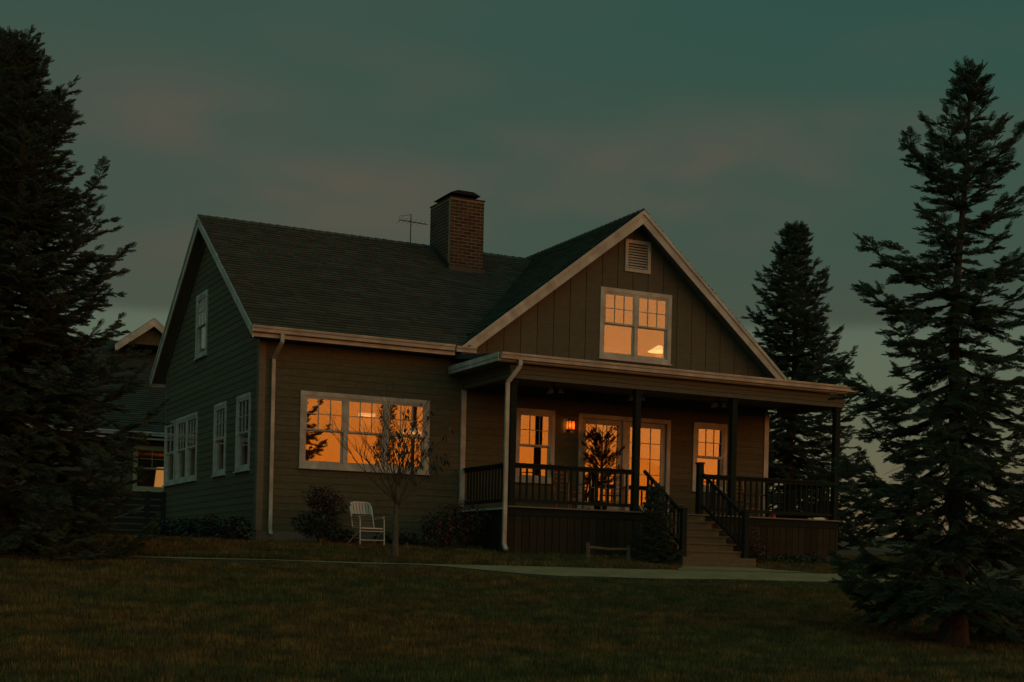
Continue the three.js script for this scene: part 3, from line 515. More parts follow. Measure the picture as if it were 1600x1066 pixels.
//@@MORE
// ------------------------------------------------------------------ conifers
function needleTwig(seed, shoots = 9) {                               // a flat spray of needled shoots, one unit long along +x
  const R = rng(seed), pos = [];
  const needle = (p, d, w) => { const s = V(R() - .5, R() - .5, R() - .5).cross(d).normalize().multiplyScalar(w), q = p.clone().add(d); pos.push(p.x - s.x, p.y - s.y, p.z - s.z, p.x + s.x, p.y + s.y, p.z + s.z, q.x, q.y, q.z); };
  const shoot = (a, dir, L, n) => {
    for (let i = 0; i < n; i++) { const t = (i + R()) / n, p = a.clone().addScaledVector(dir, L * t), o = V(R() - .5, R() - .5, R() - .5).cross(dir).normalize(); needle(p, dir.clone().multiplyScalar(.55).add(o).normalize().multiplyScalar(.055 + .03 * R()), .0115); }
  };
  shoot(V(0, 0, 0), V(1, 0, 0), 1, 58);
  for (let k = 0; k < shoots; k++) for (const s of [-1, 1]) {
    const t = .06 + .86 * (k + R() * .8) / shoots, L = (.46 - .34 * t) * (.75 + .5 * R()), d = V(.72, -.16 + .2 * (R() - .5), s * (.72 + .2 * R())).normalize();
    shoot(V(t, 0, 0), d, L, Math.round(10 + 60 * L));
    if (L > .25) shoot(V(t, 0, 0).addScaledVector(d, L * .45), V(.95, -.1, s * .15).normalize(), L * .5, 12);
  }
  const g = new THREE.BufferGeometry(); g.setAttribute('position', new THREE.Float32BufferAttribute(pos, 3)); g.computeVertexNormals(); return g;
}
const TWIGS = [needleTwig(1), needleTwig(2, 8), needleTwig(3, 11)];
const needleMat = (c) => new THREE.MeshStandardMaterial({ color: c, roughness: .75, side: THREE.DoubleSide });
M.needle = needleMat(rgb(1, 1, 1));
function spruce(name, label, [x, z], o, group) {
  const R = rng(o.seed), H = o.h, y0 = o.y ?? ground(x, z), t = thing(name, label, 'tree', [x, y0, z], 0, group);
  const lean = o.lean || [0, 0], axis = y => V(lean[0] * y / H + .05 * Math.sin(y * 1.1 + o.seed), y, lean[1] * y / H + .05 * Math.cos(y * .9));
  const tp = []; for (let k = 0; k <= 14; k++) tp.push(axis(H * k / 14 - (k ? 0 : .25)));
  obj('trunk', tube(tp, s => lerp(o.r, .012, Math.pow(s, .65)) * (1 + .5 * Math.exp(-s * 30)), 0, 10), M.bark, t, true);
  const limbs = [], inst = TWIGS.map(() => []), col = TWIGS.map(() => []), m4 = new THREE.Matrix4(), c = new THREE.Color();
  const addTwig = (p, dir, up, L) => {
    const k = Math.floor(R() * 3), d = dir.clone().normalize(), s = up.clone().cross(d); if (s.lengthSq() < 1e-5) return; s.normalize(); const u = d.clone().cross(s);
    m4.makeBasis(d.multiplyScalar(L), u.multiplyScalar(L), s.negate().multiplyScalar(L * (.9 + .3 * R()))).setPosition(p); inst[k].push(m4.clone());
    const v = .6 + .8 * R(), w = R(); col[k].push(c.clone().setRGB(lerp(.036, .058, w) * v, lerp(.070, .080, w) * v, lerp(.050, .030, w) * v));
  };
  let y = o.clear, az = R() * 6.28;
  while (y < H - .12) {
    const f = (y - o.clear) / (H - o.clear), n = f > .93 ? 2 : 1;
    for (let q = 0; q < n; q++) {
      az += 2.4 + .5 * (R() - .5);
      let L = o.profile(f) * lerp(1 - (o.vary || .38), 1.12, Math.pow(R(), o.vary ? .8 : 1)) * (o.side ? o.side(az, f) : 1); if (L < .12) L = .12;
      const elev = lerp(o.lowAng, o.topAng, Math.pow(f, o.angPow || 1.5)) + .22 * (R() - .5), a = axis(y), out = V(Math.cos(az), 0, Math.sin(az)), pts = [], N = 7;
      for (let i = 0; i <= N; i++) { const s = i / N; pts.push(a.clone().addScaledVector(out, L * s * Math.cos(elev)).add(V((R() - .5) * .05 * L * s, L * (s * Math.sin(elev) - o.droop * (1 - f) * Math.sin(s * 2.6) * .35 + o.upturn * s * s * s * .28), (R() - .5) * .05 * L * s))); }
      limbs.push(tube(pts, .008 + .011 * L, .004, 5));
      const at = s => { const k = Math.min(N - 1, Math.floor(s * N)), u = s * N - k; return [pts[k].clone().lerp(pts[k + 1], u), pts[k + 1].clone().sub(pts[k]).normalize()]; };
      const side = V(-out.z, 0, out.x), start = f < .25 ? .2 : .06, tw = o.twig || 1;
      const dress = (at2, L2, s0, sideV, hang) => {                    // small sprays on both sides of an axis
        const cnt = Math.max(2, Math.round(L2 * (1 - s0) * o.dens / tw));
        for (let i = 0; i < cnt; i++) {
          const s = s0 + (1 - s0) * (i + R()) / cnt, [p, d] = at2(Math.min(.999, s)), sg = i % 2 ? 1 : -1, tl = (.15 + .10 * R()) * (1 - .25 * s) * tw;
          addTwig(p, d.clone().multiplyScalar(.9).addScaledVector(sideV, sg * (.35 + .55 * R())).add(V(0, .3 * (R() - .4) - hang * R(), 0)), V((R() - .5) * .9, 1, (R() - .5) * .9), tl);
          if (R() < .35) addTwig(p, d.clone().add(V((R() - .5) * .5, .5 * R() - hang * .5, (R() - .5) * .5)), V(R() - .5, 1, R() - .5), tl * .85);
        }
        const [p, d] = at2(.98); addTwig(p, d, V(R() - .5, 1, R() - .5), .17 * tw); addTwig(p, d.clone().add(V((R() - .5) * .5, .3, (R() - .5) * .5)), V(0, 1, .3), .13 * tw);
      };
      const hang = o.hang * (1 - f); dress(at, L, start, side, hang);
      const ns = Math.round(L * (o.sub || 5.5) / tw);
      for (let i = 0; i < ns; i++) {
        const s = start + (.94 - start) * (i + R()) / ns, [p, d] = at(s), sg = i % 2 ? 1 : -1, L2 = Math.max(.1, L * (.16 + .30 * (1 - s)) * (.6 + .8 * R())), d2 = d.clone().multiplyScalar(.7).addScaledVector(side, sg * (.6 + .4 * R())).add(V(0, .12 - .3 * R() - hang * .5 * R(), 0)).normalize(), q = p.clone().addScaledVector(d2, L2).add(V(0, -.12 * L2 * hang, 0)), m = p.clone().lerp(q, .5).add(V(0, .04 * L2, 0));
        limbs.push(tube([p, m, q], .004 + .006 * L2, .002, 4));
        const at3 = u => u < .5 ? [p.clone().lerp(m, u * 2), m.clone().sub(p).normalize()] : [m.clone().lerp(q, u * 2 - 1), q.clone().sub(m).normalize()];
        dress(at3, L2, .1, d2.clone().cross(V(0, 1, 0)).normalize(), hang);
      }
      if (o.deadTwigs && f < .35 && R() < .8) for (let i = 0; i < 5; i++) { const [p, d] = at(.1 + .5 * R()); const e = p.clone().add(d.clone().multiplyScalar(.3).add(V((R() - .5) * .5, -.35 * R(), (R() - .5) * .5))); limbs.push(tube([p, p.clone().lerp(e, .5).add(V(0, .03, 0)), e], .006, .002, 4)); }
    }
    y += o.step * (.6 + .8 * R()) * lerp(o.lowDense || 1, o.lowDense ? 1 : .62, Math.min(1, f * 1.6));
  }
  for (let i = 0; i < 5; i++) addTwig(axis(H - .35 + i * .08), V((R() - .5) * .5, 1, (R() - .5) * .5), V(1, 0, 0), .22 - .02 * i);
  obj('branches', limbs, M.bark, t, true).userData.kind = 'stuff';
  inst.forEach((a, k) => { const im = new THREE.InstancedMesh(TWIGS[k], M.needle, a.length); a.forEach((m, i) => { im.setMatrixAt(i, m); im.setColorAt(i, col[k][i]); }); im.name = 'needle_foliage'; im.userData.kind = 'stuff'; t.add(im); });
  return t;
}
const cone = (a, b, p = 1) => f => lerp(a, b, Math.pow(f, p));
spruce('spruce_tree', 'tall dense dark spruce beside the left gable wall of the farmhouse', [-5.75, 4.5], { seed: 5, h: 8.5, r: .2, clear: .25, profile: f => 2.8 * Math.pow(1 - f, .55) * (.86 + .14 * sstep(0, .35, f)) + .1, lowAng: -.2, topAng: .95, droop: .9, upturn: .9, hang: .5, dens: 20, sub: 7, step: .058 });
spruce('spruce_tree', 'open spruce with a bare lower trunk on the lawn before the porch', [5.5, 15.04], { seed: 12, h: 7.9, r: .175, clear: .95, vary: .5, profile: f => f < .55 ? lerp(1.75, 1.42, f / .55) : 1.37 * Math.pow((1 - f) / .45, .75) + .05, lowAng: -.24, topAng: .95, angPow: 2.4, droop: .8, upturn: 1.0, hang: .55, dens: 20, sub: 7.5, step: .078, lowDense: .5, deadTwigs: true });
spruce('spruce_tree', 'pointed dark spruce standing behind the right end of the house', [19.92, -7.3], { seed: 33, h: 10.45, r: .25, clear: .4, vary: .5, profile: f => 3.35 * Math.pow(1 - f, .8) + .12, lowAng: -.1, topAng: .75, droop: .7, upturn: .8, hang: .5, dens: 17, sub: 7, step: .085, twig: 1.5 });
spruce('young_spruce', 'small young spruce growing against the porch steps', [7.8, 3.75], { seed: 41, h: 1.7, r: .03, clear: .05, profile: f => .55 * Math.pow(1 - f, .8) + .05, lowAng: .0, topAng: .8, droop: .3, upturn: .6, hang: .3, dens: 18, step: .03, twig: .6, sub: 6 });
// trees behind the camera that the panes mirror
spruce('narrow_spruce', 'narrow columnar spruce beyond the lawn that the wide window mirrors', [17.3, 36.5], { seed: 52, h: 12.5, r: .2, clear: .3, profile: f => .55 * Math.pow(1 - f, .35) + .08, lowAng: .3, topAng: .9, droop: .2, upturn: .6, hang: .3, dens: 13, step: .09 });

// ------------------------------------------------------------------ leafy plants
function leafGeo(L, W, fold = .25) {                                    // pointed leaf along +x, folded on its midrib
  const n = 4, pos = [], idx = []; for (let i = 0; i <= n; i++) { const s = i / n, w = W * Math.sin(Math.PI * Math.pow(s, .8)) * .5, d = -.22 * L * s * s; pos.push(L * s, d, 0, L * s, d + w * fold, w, L * s, d + w * fold, -w); }
  for (let i = 0; i < n; i++) { const a = i * 3; idx.push(a, a + 1, a + 4, a, a + 4, a + 3, a, a + 5, a + 2, a, a + 3, a + 5); }
  const g = new THREE.BufferGeometry(); g.setAttribute('position', new THREE.Float32BufferAttribute(pos, 3)); g.setIndex(idx); g.computeVertexNormals(); return g.toNonIndexed();
}
M.leaf = new THREE.MeshStandardMaterial({ color: 0xffffff, roughness: .6, side: THREE.DoubleSide });
function leafCloud(t, name, geo, n, R, place, color, size) {
  const im = new THREE.InstancedMesh(geo, M.leaf, n), m = new THREE.Matrix4(), q = new THREE.Quaternion(), e = new THREE.Euler();
  for (let i = 0; i < n; i++) { const p = place(R), s = size * (.6 + .8 * R()); e.set((R() - .5) * 1.6, R() * 6.28, -.9 + 1.3 * R(), 'YXZ'); q.setFromEuler(e); m.compose(p, q, V(s, s, s)); im.setMatrixAt(i, m); im.setColorAt(i, color(p, R)); }
  im.name = name; im.userData.kind = 'stuff'; t.add(im); return im;
}
const LG = leafGeo(1, .42);
function shrub(name, label, [x, z], lobes, colA, colB, n, leaf, seed, o = {}) {
  const R = rng(seed), y = ground(x, z), t = thing(name, label, o.cat || 'shrub', [x, y, z], 0, o.group), st = [], c = new THREE.Color();
  for (const [lx, ly, lz, rx, ry, rz] of lobes) {
    const base = V((R() - .5) * .1, -.05, (R() - .5) * .1);
    for (let k = 0; k < (o.stems || 7); k++) { const a = R() * 6.28, b = Math.acos(2 * R() - 1), r = .75 * Math.cbrt(R()) + .1, e = V(lx + rx * r * Math.sin(b) * Math.cos(a), ly + ry * r * Math.cos(b), lz + rz * r * Math.sin(b) * Math.sin(a)); if (e.y < .02) continue; const mid = base.clone().lerp(V(lx * .6, Math.min(e.y, ly) * .6, lz * .6), .75); st.push(tube([base, mid, e], .014, .003, 5)); }
  }
  if (o.trunk) st.push(tube([[0, -.1, 0], [.02, o.trunk * .5, .01], [0, o.trunk, 0]], .045, .035, 8));
  obj('stems', st, M.greyBark, t, true);
  const tot = lobes.reduce((s, l) => s + l[3] * l[4] * l[5], 0);
  leafCloud(t, 'foliage', LG, n, R, R => {
    let pick = R() * tot, l = lobes[0]; for (const q of lobes) { pick -= q[3] * q[4] * q[5]; if (pick <= 0) { l = q; break; } }
    for (let k = 0; k < 20; k++) { const a = R() * 6.28, b = Math.acos(2 * R() - 1), d = V(Math.sin(b) * Math.cos(a), Math.cos(b), Math.sin(b) * Math.sin(a)), bump = 1 + .45 * fbm(d.x * 2.2 + seed, d.y * 2.2, d.z * 2.2, 3), r = Math.pow(R(), .33) * bump; const p = V(l[0] + l[3] * d.x * r, l[1] + l[4] * d.y * r, l[2] + l[5] * d.z * r); if (p.y > .02 && fbm(p.x * 5 + seed, p.y * 5, p.z * 5, 2) > -.16) return p; }
    return V(l[0], l[1], l[2]);
  }, (p, R) => { const w = Math.min(1, Math.max(0, o.mix ? o.mix(p, R) : R())), v = .6 + .8 * R(); return c.clone().setRGB(lerp(colA[0], colB[0], w) * v, lerp(colA[1], colB[1], w) * v, lerp(colA[2], colB[2], w) * v); }, leaf);
  return t;
}
const GR = [.024, .034, .017], RD = [.15, .026, .016], YG = [.04, .042, .014];
shrub('tiered_shrub', 'clipped dark red shrub in two tiers beside the lawn chair', [1.0, 1.25], [[-.05, .45, 0, .55, .3, .45], [.05, 1.0, 0, .42, .27, .38], [.3, .85, .05, .3, .22, .28]], GR, RD, 2600, .075, 61, { trunk: .5, mix: (p, R) => R() * .9 * sstep(.5, 1.2, p.y + .25 * fbm(p.x * 3, p.y * 3, p.z * 3)) });
shrub('round_shrub', 'wide dark shrub with reddish leaves beside the porch end', [3.95, 1.55], [[-.1, .5, 0, .62, .5, .5], [.35, .65, .05, .5, .45, .45], [-.45, .35, .1, .4, .35, .4]], GR, RD, 3200, .07, 62, { mix: (p, R) => R() < .22 ? .9 : .15 * R() });
shrub('red_bush', 'bush with crimson leaves at the right foot of the porch steps', [10.72, 3.05], [[0, .45, 0, .36, .45, .32], [.2, .3, .1, .3, .3, .3]], [.028, .026, .012], [.13, .016, .012], 1500, .06, 63, { mix: (p, R) => R() < .5 * sstep(.2, .7, p.y) ? 1 : .1 });
shrub('low_shrub', 'low weedy clump at the foot of the porch skirt right of the steps', [12.4, 2.95], [[0, .12, 0, .9, .14, .3]], GR, YG, 700, .08, 64, { stems: 10 });
[[-.6, .5, 'at the front corner of the left gable wall'], [-.62, -1.0, 'under the side window closest to the corner board'], [-.65, -2.4, 'under the second single side window'], [-.7, -3.9, 'between the single and the triple side windows'], [-.75, -5.5, 'under the triple side window']].forEach(([x, z, w], i) => shrub('border_plant', 'spiky dark border plant ' + w, [x + .08 * Math.sin(i * 5), z], [[0, .2, 0, .3, .34, .75]], GR, [.030, .030, .014], 900, .1, 70 + i, { cat: 'plant', group: 'border plants under the side windows' }));
[[1.75, .55, 'between the tiered shrub and the lawn chair'], [2.9, .6, 'behind the lawn chair by the wall'], [3.2, 1.1, 'between the lawn chair and the round shrub']].forEach(([x, z, w], i) => shrub('border_plant', 'small dark border plant ' + w, [x, z], [[0, .15, 0, .4, .2, .25]], GR, RD, 420, .09, 90 + i, { cat: 'plant', group: 'border plants under the wide window', mix: (p, R) => .3 * R() }));
{ // young leafy tree before the wide window
  const t = thing('young_tree', 'young thin tree with a few drooping leaves before the wide window', 'tree', [1.62, ground(1.62, 4.0), 4.0]), R = rng(77), limbs = [], tips = [];
  obj('trunk', tube([[0, -.15, 0], [.012, .4, 0], [-.01, .8, .01], [.02, 1.12, 0], [.03, 1.5, .02]], s => .062 - .028 * s + .03 * Math.exp(-s * 25), 0, 10), M.greyBark, t, true);
  const grow = (p, d, L, r, lev) => {
    const n = 5, pts = [p.clone()]; let q = p.clone(), dd = d.clone();
    for (let i = 0; i < n; i++) { dd.add(V((R() - .5) * .32, .08 - (lev > 1 ? .05 : 0), (R() - .5) * .32)).normalize(); q = q.clone().addScaledVector(dd, L / n); pts.push(q); if (lev < 3 && i > 0 && R() < (lev === 0 ? .95 : .72)) { const a = R() * 6.28, side = V(Math.cos(a), .25 + .3 * R(), Math.sin(a)); grow(q, dd.clone().multiplyScalar(.7).addScaledVector(side, .65).normalize(), L * (.42 + .22 * R()), r * .55, lev + 1); } }
    limbs.push(tube(pts, r, r * .3, 5)); tips.push([pts[n], dd.clone(), lev], [pts[3], dd.clone(), lev]);
  };
  const base = [[.95, -.25, .75], [1.0, .55, .7], [1.05, 2.2, .62], [1.1, 3.3, .66], [1.15, 4.4, .6], [1.25, 5.5, .55], [1.35, 1.2, .4], [1.42, 2.9, .35]];
  for (const [y, a, out] of base) for (const q of [0, 1]) grow(V(.02, y, 0), V(Math.cos(a + q * .5) * out * (1 - .3 * q), .62, Math.sin(a) * out).normalize(), 1.0 + .35 * R(), .017, 0);
  obj('branches', limbs, std(rgb(.07, .055, .035), .95), t, true);
  const lg = [leafGeo(.125, .042), leafGeo(.10, .036), leafGeo(.14, .045)], lm = [rgb(.028, .027, .013), rgb(.045, .032, .014), rgb(.02, .024, .012)].map(c => std(c, .6, { side: THREE.DoubleSide }));
  let n = 0;
  for (const [p, d, lev] of tips) { if (R() < .74) continue; const k = 1 + Math.floor(R() * 3); for (let i = 0; i < k && n < 230; i++, n++) { const m = new THREE.Mesh(lg[Math.floor(R() * 3)], lm[Math.floor(R() * 3)]); m.name = 'leaf'; m.position.copy(p).add(V((R() - .5) * .05, (R() - .5) * .05, (R() - .5) * .05)); m.rotation.set((R() - .5) * .8, R() * 6.28, -.5 - .8 * R(), 'YXZ'); t.add(m); } }
}
// ------------------------------------------------------------------ things round the house
{ // aluminium lawn chair with webbing
  const t = thing('lawn_chair', 'white tube lawn chair with striped webbing on the lawn by the wall', 'chair', [2.08, ground(2.08, 1.2), 1.2], .12), r = .0125, w = .29;
  for (const s of [-1, 1]) {
    obj('front_leg', tube([[s * w, 0, .27], [s * w, .58, .25], [s * w, .615, .2], [s * w, .6, -.16]], r, r, 8), M.alu, t);
    obj('rear_leg', tube([[s * (w - .02), .36, .22], [s * (w + .0), .2, -.02], [s * (w + .03), 0, -.36]], r, r, 8), M.alu, t);
    obj('armrest', bx(s * w - .026, s * w + .026, .618, .638, -.12, .22), M.trim, t);
  }
  obj('seat_frame', tube([[-w + .03, .40, -.16], [-w + .03, .385, .22], [-w + .05, .38, .255], [w - .05, .38, .255], [w - .03, .385, .22], [w - .03, .40, -.16]], r, r, 8), M.alu, t);
  obj('back_frame', tube([[-w + .03, .38, -.14], [-w + .03, .86, -.30], [-w + .07, .93, -.325], [-w + .14, .96, -.335], [w - .14, .96, -.335], [w - .07, .93, -.325], [w - .03, .86, -.30], [w - .03, .38, -.14]], r, r, 8), M.alu, t);
  obj('stretcher', [tube([[-w, .13, .265], [w, .13, .265]], .009, .009, 6), tube([[-w + .02, .32, .26], [w - .02, .32, .26]], .009, .009, 6)], M.alu, t);
  const web = [std(rgb(.55, .5, .42), .7), std(rgb(.20, .30, .32), .7), std(rgb(.45, .42, .36), .7)];
  for (let k = 0; k < 7; k++) { const x = -w + .075 + k * .0725; obj('strap', bar([x, .955, -.327], [x, .70, -.245], .058, .004, V(1, 0, 0).cross(V(0, 1, 0))), web[k < 3 ? 0 : k > 4 ? 1 : 2], t); }
  for (let k = 0; k < 7; k++) { const y = .44 + k * .038, z = -.14 - (y - .38) * .333; obj('strap', bar([-w + .03, y, z + .002], [w - .03, y, z + .002], .004, .028, V(0, 0, 1)), web[k % 2 ? 1 : 2], t); }
  for (let k = 0; k < 7; k++) { const z = -.12 + k * .053; obj('strap', bx(-w + .03, w - .03, .396, .400, z, z + .042), web[k % 2 ? 2 : 0], t); }
}
{ // log edging by the porch skirt
  const t = thing('log_rail', 'low rustic log rail before the porch skirt beside the young spruce', 'rail', [6.75, ground(6.75, 3.55), 3.55], .02);
  obj('post', tube([[-.52, -.2, 0], [-.53, .40, 0]], .05, .045, 8), M.greyBark, t); obj('post', tube([[.5, -.2, 0], [.5, .36, 0]], .05, .045, 8), M.greyBark, t);
  obj('log', tube([[-.5, .3, 0], [0, .27, 0], [.54, .28, 0]], .035, .03, 8), M.greyBark, t);
}
function ceilingFan(x, where) { // porch ceiling light with glass shades
  const t = thing('porch_light', 'unlit three shade porch ceiling light ' + where, 'ceiling light', [x, BB + .2, 1.15], 0, 'unlit lights under the porch ceiling');
  obj('canopy', new THREE.CylinderGeometry(.07, .05, .05, 16).translate(0, -.026, 0), M.iron, t); obj('stem', tube([[0, -.05, 0], [0, -.14, 0]], .012), M.iron, t);
  const gm = new THREE.MeshPhysicalMaterial({ color: rgb(.8, .75, .65), roughness: .25, transmission: .4, thickness: 0 });
  for (let k = 0; k < 3; k++) { const a = k * 2.094 + .4, px = Math.cos(a) * .16, pz = Math.sin(a) * .16; obj('arm', tube([[0, -.13, 0], [px * .6, -.11, pz * .6], [px, -.15, pz]], .009), M.iron, t); obj('glass_shade', new THREE.CylinderGeometry(.03, .075, .1, 14, 1, true).translate(px, -.2, pz), gm, t); }
}
for (const [x, w] of [[6.6, 'over the window beside the lit lantern'], [8.8, 'over the french doors'], [11.15, 'over the window beyond the steps']]) ceilingFan(x, w);
function rockingChair(label, x, z, turn, mat, group) {
  const t = thing('rocking_chair', label, 'chair', [x, PD, z], turn, group);
  for (const s of [-1, 1]) {
    obj('rocker', tube([[s * .27, .07, .42], [s * .27, .025, .2], [s * .27, .018, 0], [s * .27, .03, -.25], [s * .27, .1, -.5]], .018, .018, 6), mat, t);
    obj('front_leg', bx(s * .27 - .02, s * .27 + .02, .04, .62, .2, .24), mat, t);
    obj('back_post', bar([s * .25, .04, -.14], [s * .25, 1.1, -.36], .042, .035), mat, t);
    obj('armrest', bx(s * .28 - .045, s * .28 + .045, .622, .645, -.24, .28), mat, t);
  }
  for (let k = 0; k < 6; k++) obj('back_slat', bar([-.225, .5 + k * .1, -.225 - k * .0205], [.225, .5 + k * .1, -.225 - k * .0205], .018, .075, V(0, 0, 1)), mat, t);
  for (let k = 0; k < 6; k++) obj('seat_slat', bx(-.25, .25, .42, .438, -.17 + k * .072, -.11 + k * .072), mat, t);
  obj('stretcher', [bx(-.25, .25, .25, .285, .205, .235), bx(-.23, .23, .22, .25, -.19, -.16)], mat, t);
}
rockingChair('red brown slatted rocking chair beside the lantern on the porch', 7.05, 1.15, .35, M.redWood);
rockingChair('red brown rocking chair partly behind the potted tree', 8.35, .95, -.5, M.redWood);
rockingChair('red brown rocking chair at the right end of the porch wall', 12.2, .9, .2, M.redWood);
rockingChair('dark rocking chair beyond the white corner board', 13.05, 1.1, -.5, M.porchWood);
{ // small round side table by the steps, and a small pot
  const t = thing('side_table', 'small dark round table on the porch between door and steps', 'table', [9.75, PD, 1.35]);
  obj('table_top', new THREE.CylinderGeometry(.36, .35, .035, 28).translate(0, .24, 0), M.redWood, t); obj('pedestal', tube([[0, .02, 0], [0, .22, 0]], .03), M.porchWood, t);
  for (let k = 0; k < 3; k++) obj('foot', bar([0, .1, 0], [Math.cos(k * 2.1) * .2, .012, Math.sin(k * 2.1) * .2], .03), M.porchWood, t);
  const c = thing('orange_cone', 'small bright orange cone shaped lantern on the porch floor', 'ornament', [12.1, PD, 2.2]), om = std(rgb(.62, .11, .02), .5);
  obj('body', new THREE.LatheGeometry([[0, 0], [.065, 0], [.07, .02], [.045, .13], [.018, .17], [.014, .3], [0, .3]].map(p => new THREE.Vector2(...p)), 16), om, c); obj('band', new THREE.TorusGeometry(.06, .008, 6, 16).rotateX(Math.PI / 2).translate(0, .055, 0), M.black, c);
}
{ // potted tree at the rail
  const t = thing('potted_tree', 'potted tree with bristly upturned boughs behind the porch rail', 'potted plant', [8.26, PD, .55]), R = rng(88), limbs = [], m4 = new THREE.Matrix4(), mats = [];
  obj('pot', new THREE.LatheGeometry([[0, 0], [.13, 0], [.17, .26], [.19, .27], [.19, .31], [.165, .31], [.16, .27], [0, .27]].map(p => new THREE.Vector2(...p)), 20), M.porchWood, t);
  obj('trunk', tube([[0, .25, 0], [.01, .8, 0], [0, 1.3, .01], [.01, 1.95, 0]], .035, .01, 8), M.bark, t, true);
  for (let k = 0; k < 90; k++) {
    const y = .62 + 1.35 * R(), f = (y - .62) / 1.35, a = R() * 6.28, L = (.42 + .2 * Math.sin(f * 3)) * (.6 + .6 * R()), e = .45 + .4 * f, p = V(0, y, 0), q = V(Math.cos(a) * L * Math.cos(e), y + L * Math.sin(e), Math.sin(a) * L * Math.cos(e)); limbs.push(tube([p, q], .007, .002, 4));
    if (y > 1.75) continue;
    for (let i = 0; i < 15; i++) { const s = .2 + .75 * R(), b = p.clone().lerp(q, s), d = q.clone().sub(p).normalize().add(V((R() - .5) * .9, (R() - .2) * .7, (R() - .5) * .9)).normalize(), sd = V(0, 1, .1).cross(d).normalize(), u = d.clone().cross(sd), Lt = .07 + .06 * R(); mats.push(m4.makeBasis(d.multiplyScalar(Lt), u.multiplyScalar(Lt), sd.multiplyScalar(Lt)).setPosition(b).clone()); }
  }
  obj('branches', limbs, M.bark, t, true).userData.kind = 'stuff';
  const im = new THREE.InstancedMesh(TWIGS[1], needleMat(rgb(.022, .028, .016)), mats.length); mats.forEach((m, i) => im.setMatrixAt(i, m)); im.name = 'needle_foliage'; im.userData.kind = 'stuff'; t.add(im);
}
lamp('added_glow_lamp', 'added orange lamp shade imitating the sunset reflection in the garage window', 'lamp', [1.72, ground(-4, -16), -16.9], [['pole', tube([[0, 0, 0], [0, 1.5, 0]], .015), M.black], ['lamp_shade', new THREE.CylinderGeometry(.22, .3, .75, 20, 1, true).translate(0, 1.9, 0), warm(.45, rgb(1, .4, .08))]], { c: [1, .45, .12], i: .5, p: [0, 1.7, 0], r: 5 });  // added lamp, stands in for the orange sky mirrored in the garage pane
{ // aerial on the ridge
  const t = thing('roof_antenna', 'thin television antenna on the ridge beside the brick chimney', 'antenna', [5.28, RIDGE, ZR]), a = -.15;
  obj('mast', tube([[0, -.02, 0], [0, .78, 0]], .014, .012, 6), M.iron, t); obj('boom', tube([[-.36, .56, .1], [.5, .60, -.12]], .009, .009, 5), M.iron, t); obj('stay', tube([[0, .77, 0], [-.36, .66, .1], [-.36, .5, .1]], .006, .006, 4), M.iron, t);
  for (let k = 0; k < 12; k++) { const s = k / 11, x = lerp(-.34, .48, s), y = lerp(.56, .6, s), z = lerp(.1, -.12, s), h = .1 - .05 * s; obj('element', tube([[x - .02, y + (k % 2 ? .05 : -.04), z - h * 2], [x + .02, y + (k % 2 ? -.03 : .05), z + h * 2]], .005, .005, 4), M.iron, t); }
}
{ // board fence with a gate joining the side wall
  const z = -8.75, g0 = ground(-2, z), t = thing('board_fence', 'dark horizontal board fence joining the left gable wall', 'fence', [0, g0, z]), tm = std(rgb(.016, .022, .020), .8, { map: grainTex });
  for (const x of [-.07, -.5, -1.78, -3.9, -6.0, -8]) obj('post', bx(x - .055, x + .055, -.2, 1.3, -.055, .055), tm, t);
  for (let k = 0; k < 7; k++) { for (const [a, b] of [[-.44, -.13], [-1.72, -.56], [-3.84, -1.84], [-5.94, -3.96], [-7.94, -6.06]]) obj('board', bx(a, b, .08 + k * .17, .215 + k * .17, -.014, .014), tm, t); }
  obj('brace', bar([-1.7, .42, .03], [-.6, .86, .03], .07, .03), std(rgb(.08, .095, .085), .6), t);
}
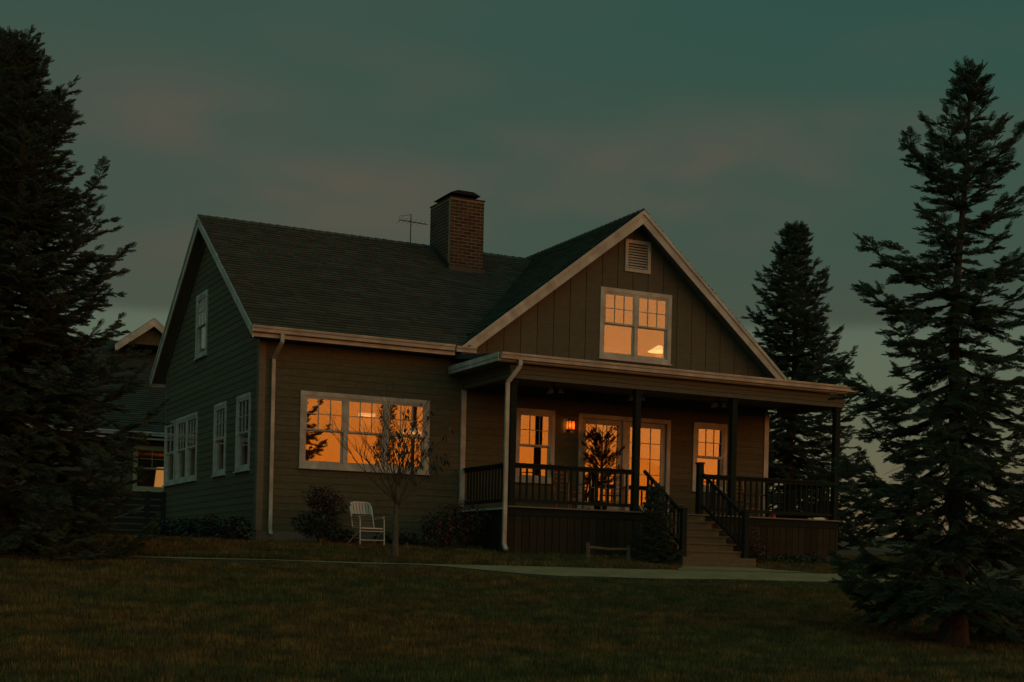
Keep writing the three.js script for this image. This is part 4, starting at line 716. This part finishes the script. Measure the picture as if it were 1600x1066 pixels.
{ // outbuilding at the rear left
  const z = -16, y = ground(-4, z), E2 = 3.62 - y, t = thing('garage', 'shingled garage with a white eave behind the farmhouse', 'garage', [0, y, z]), x0 = -12, x1 = 8, sl = .72, dep = 5.0;
  const wn = [.55, 1.75, 1.75 - y, 3.2 - y];
  wallSheet('wall', [[x0, -.4], [x1, -.4], [x1, E2], [x0, E2]], [inset(wn, .08)], std(rgb(.085, .075, .048), .9), t); obj('wall', [bx(x0, x0 + .15, -.4, E2, -9, -.17), bx(x1 - .15, x1, -.4, E2, -9, -.17), bx(x0, x1, -.4, E2, -9.2, -9)], M.sidingDark, t);
  const rf = obj('roof', extrX([[.45, E2 - .05], [-dep + .45, E2 - .05 + sl * dep], [-2 * dep + .45, E2 - .05], [-2 * dep + .45, E2 - .2], [-dep + .45, E2 - .22 + sl * dep], [.45, E2 - .2]], x0 - .3, x1 + .3), M.roofDeck, t);
  const up = V(0, sl, -1).normalize(), n = V(0, 1, sl).normalize(); addShingles(rf, x0 - .3, x1 + .3, V(0, E2 - .05, .45), up, V(1, 0, 0), n, dep * Math.hypot(1, sl), () => true, 55);
  obj('gutter', extrX(gutterProfile(.455, E2 - .03), x0 - .3, x1 + .3), M.metalTrim, t); obj('fascia', bx(x0 - .3, x1 + .3, E2 - .26, E2 - .165, .4, .45), M.trim, t);
  windowUnit(t, wn, 1, { cw: .08, cols: 2, mat: std(rgb(.34, .28, .17), .7) });
  obj('room', [bx(-2, 4, -.2, 0, -4, -.17), bx(-2, 4, 2.7, 2.8, -4, -.17), bx(-2, -1.9, 0, 2.7, -4, -.17), bx(3.9, 4, 0, 2.7, -4, -.17), bx(-1.9, 3.9, 0, 2.7, -4, -3.9)], M.wallIn, t);
  const dx = 1.76, dz = -3.3, dy = 6.95 - y, hw = 1.0, ap = 7.85 - y;
  const dm = obj('dormer', extr([[dx - hw, dy], [dx + hw, dy], [dx, ap - .12]], dz - 3, dz), M.siding[0], t);
  obj('dormer_roof', extr([[dx - hw - .3, dy - .1], [dx, ap], [dx + hw + .3, dy - .1], [dx + hw + .3, dy - .22], [dx, ap - .13], [dx - hw - .3, dy - .22]], dz - 3, dz + .3), M.roofDeck, t);
  obj('rake_board', extr([[dx - hw - .3, dy - .12], [dx, ap - .02], [dx + hw + .3, dy - .12], [dx + hw + .3, dy - .38], [dx, ap - .3], [dx - hw - .3, dy - .38]], dz + .301, dz + .33), M.trim, t);
}
//@@END
scene.traverse(o => { if (o.isMesh) { o.castShadow = true; o.receiveShadow = true; } });
renderer.render(scene, camera);
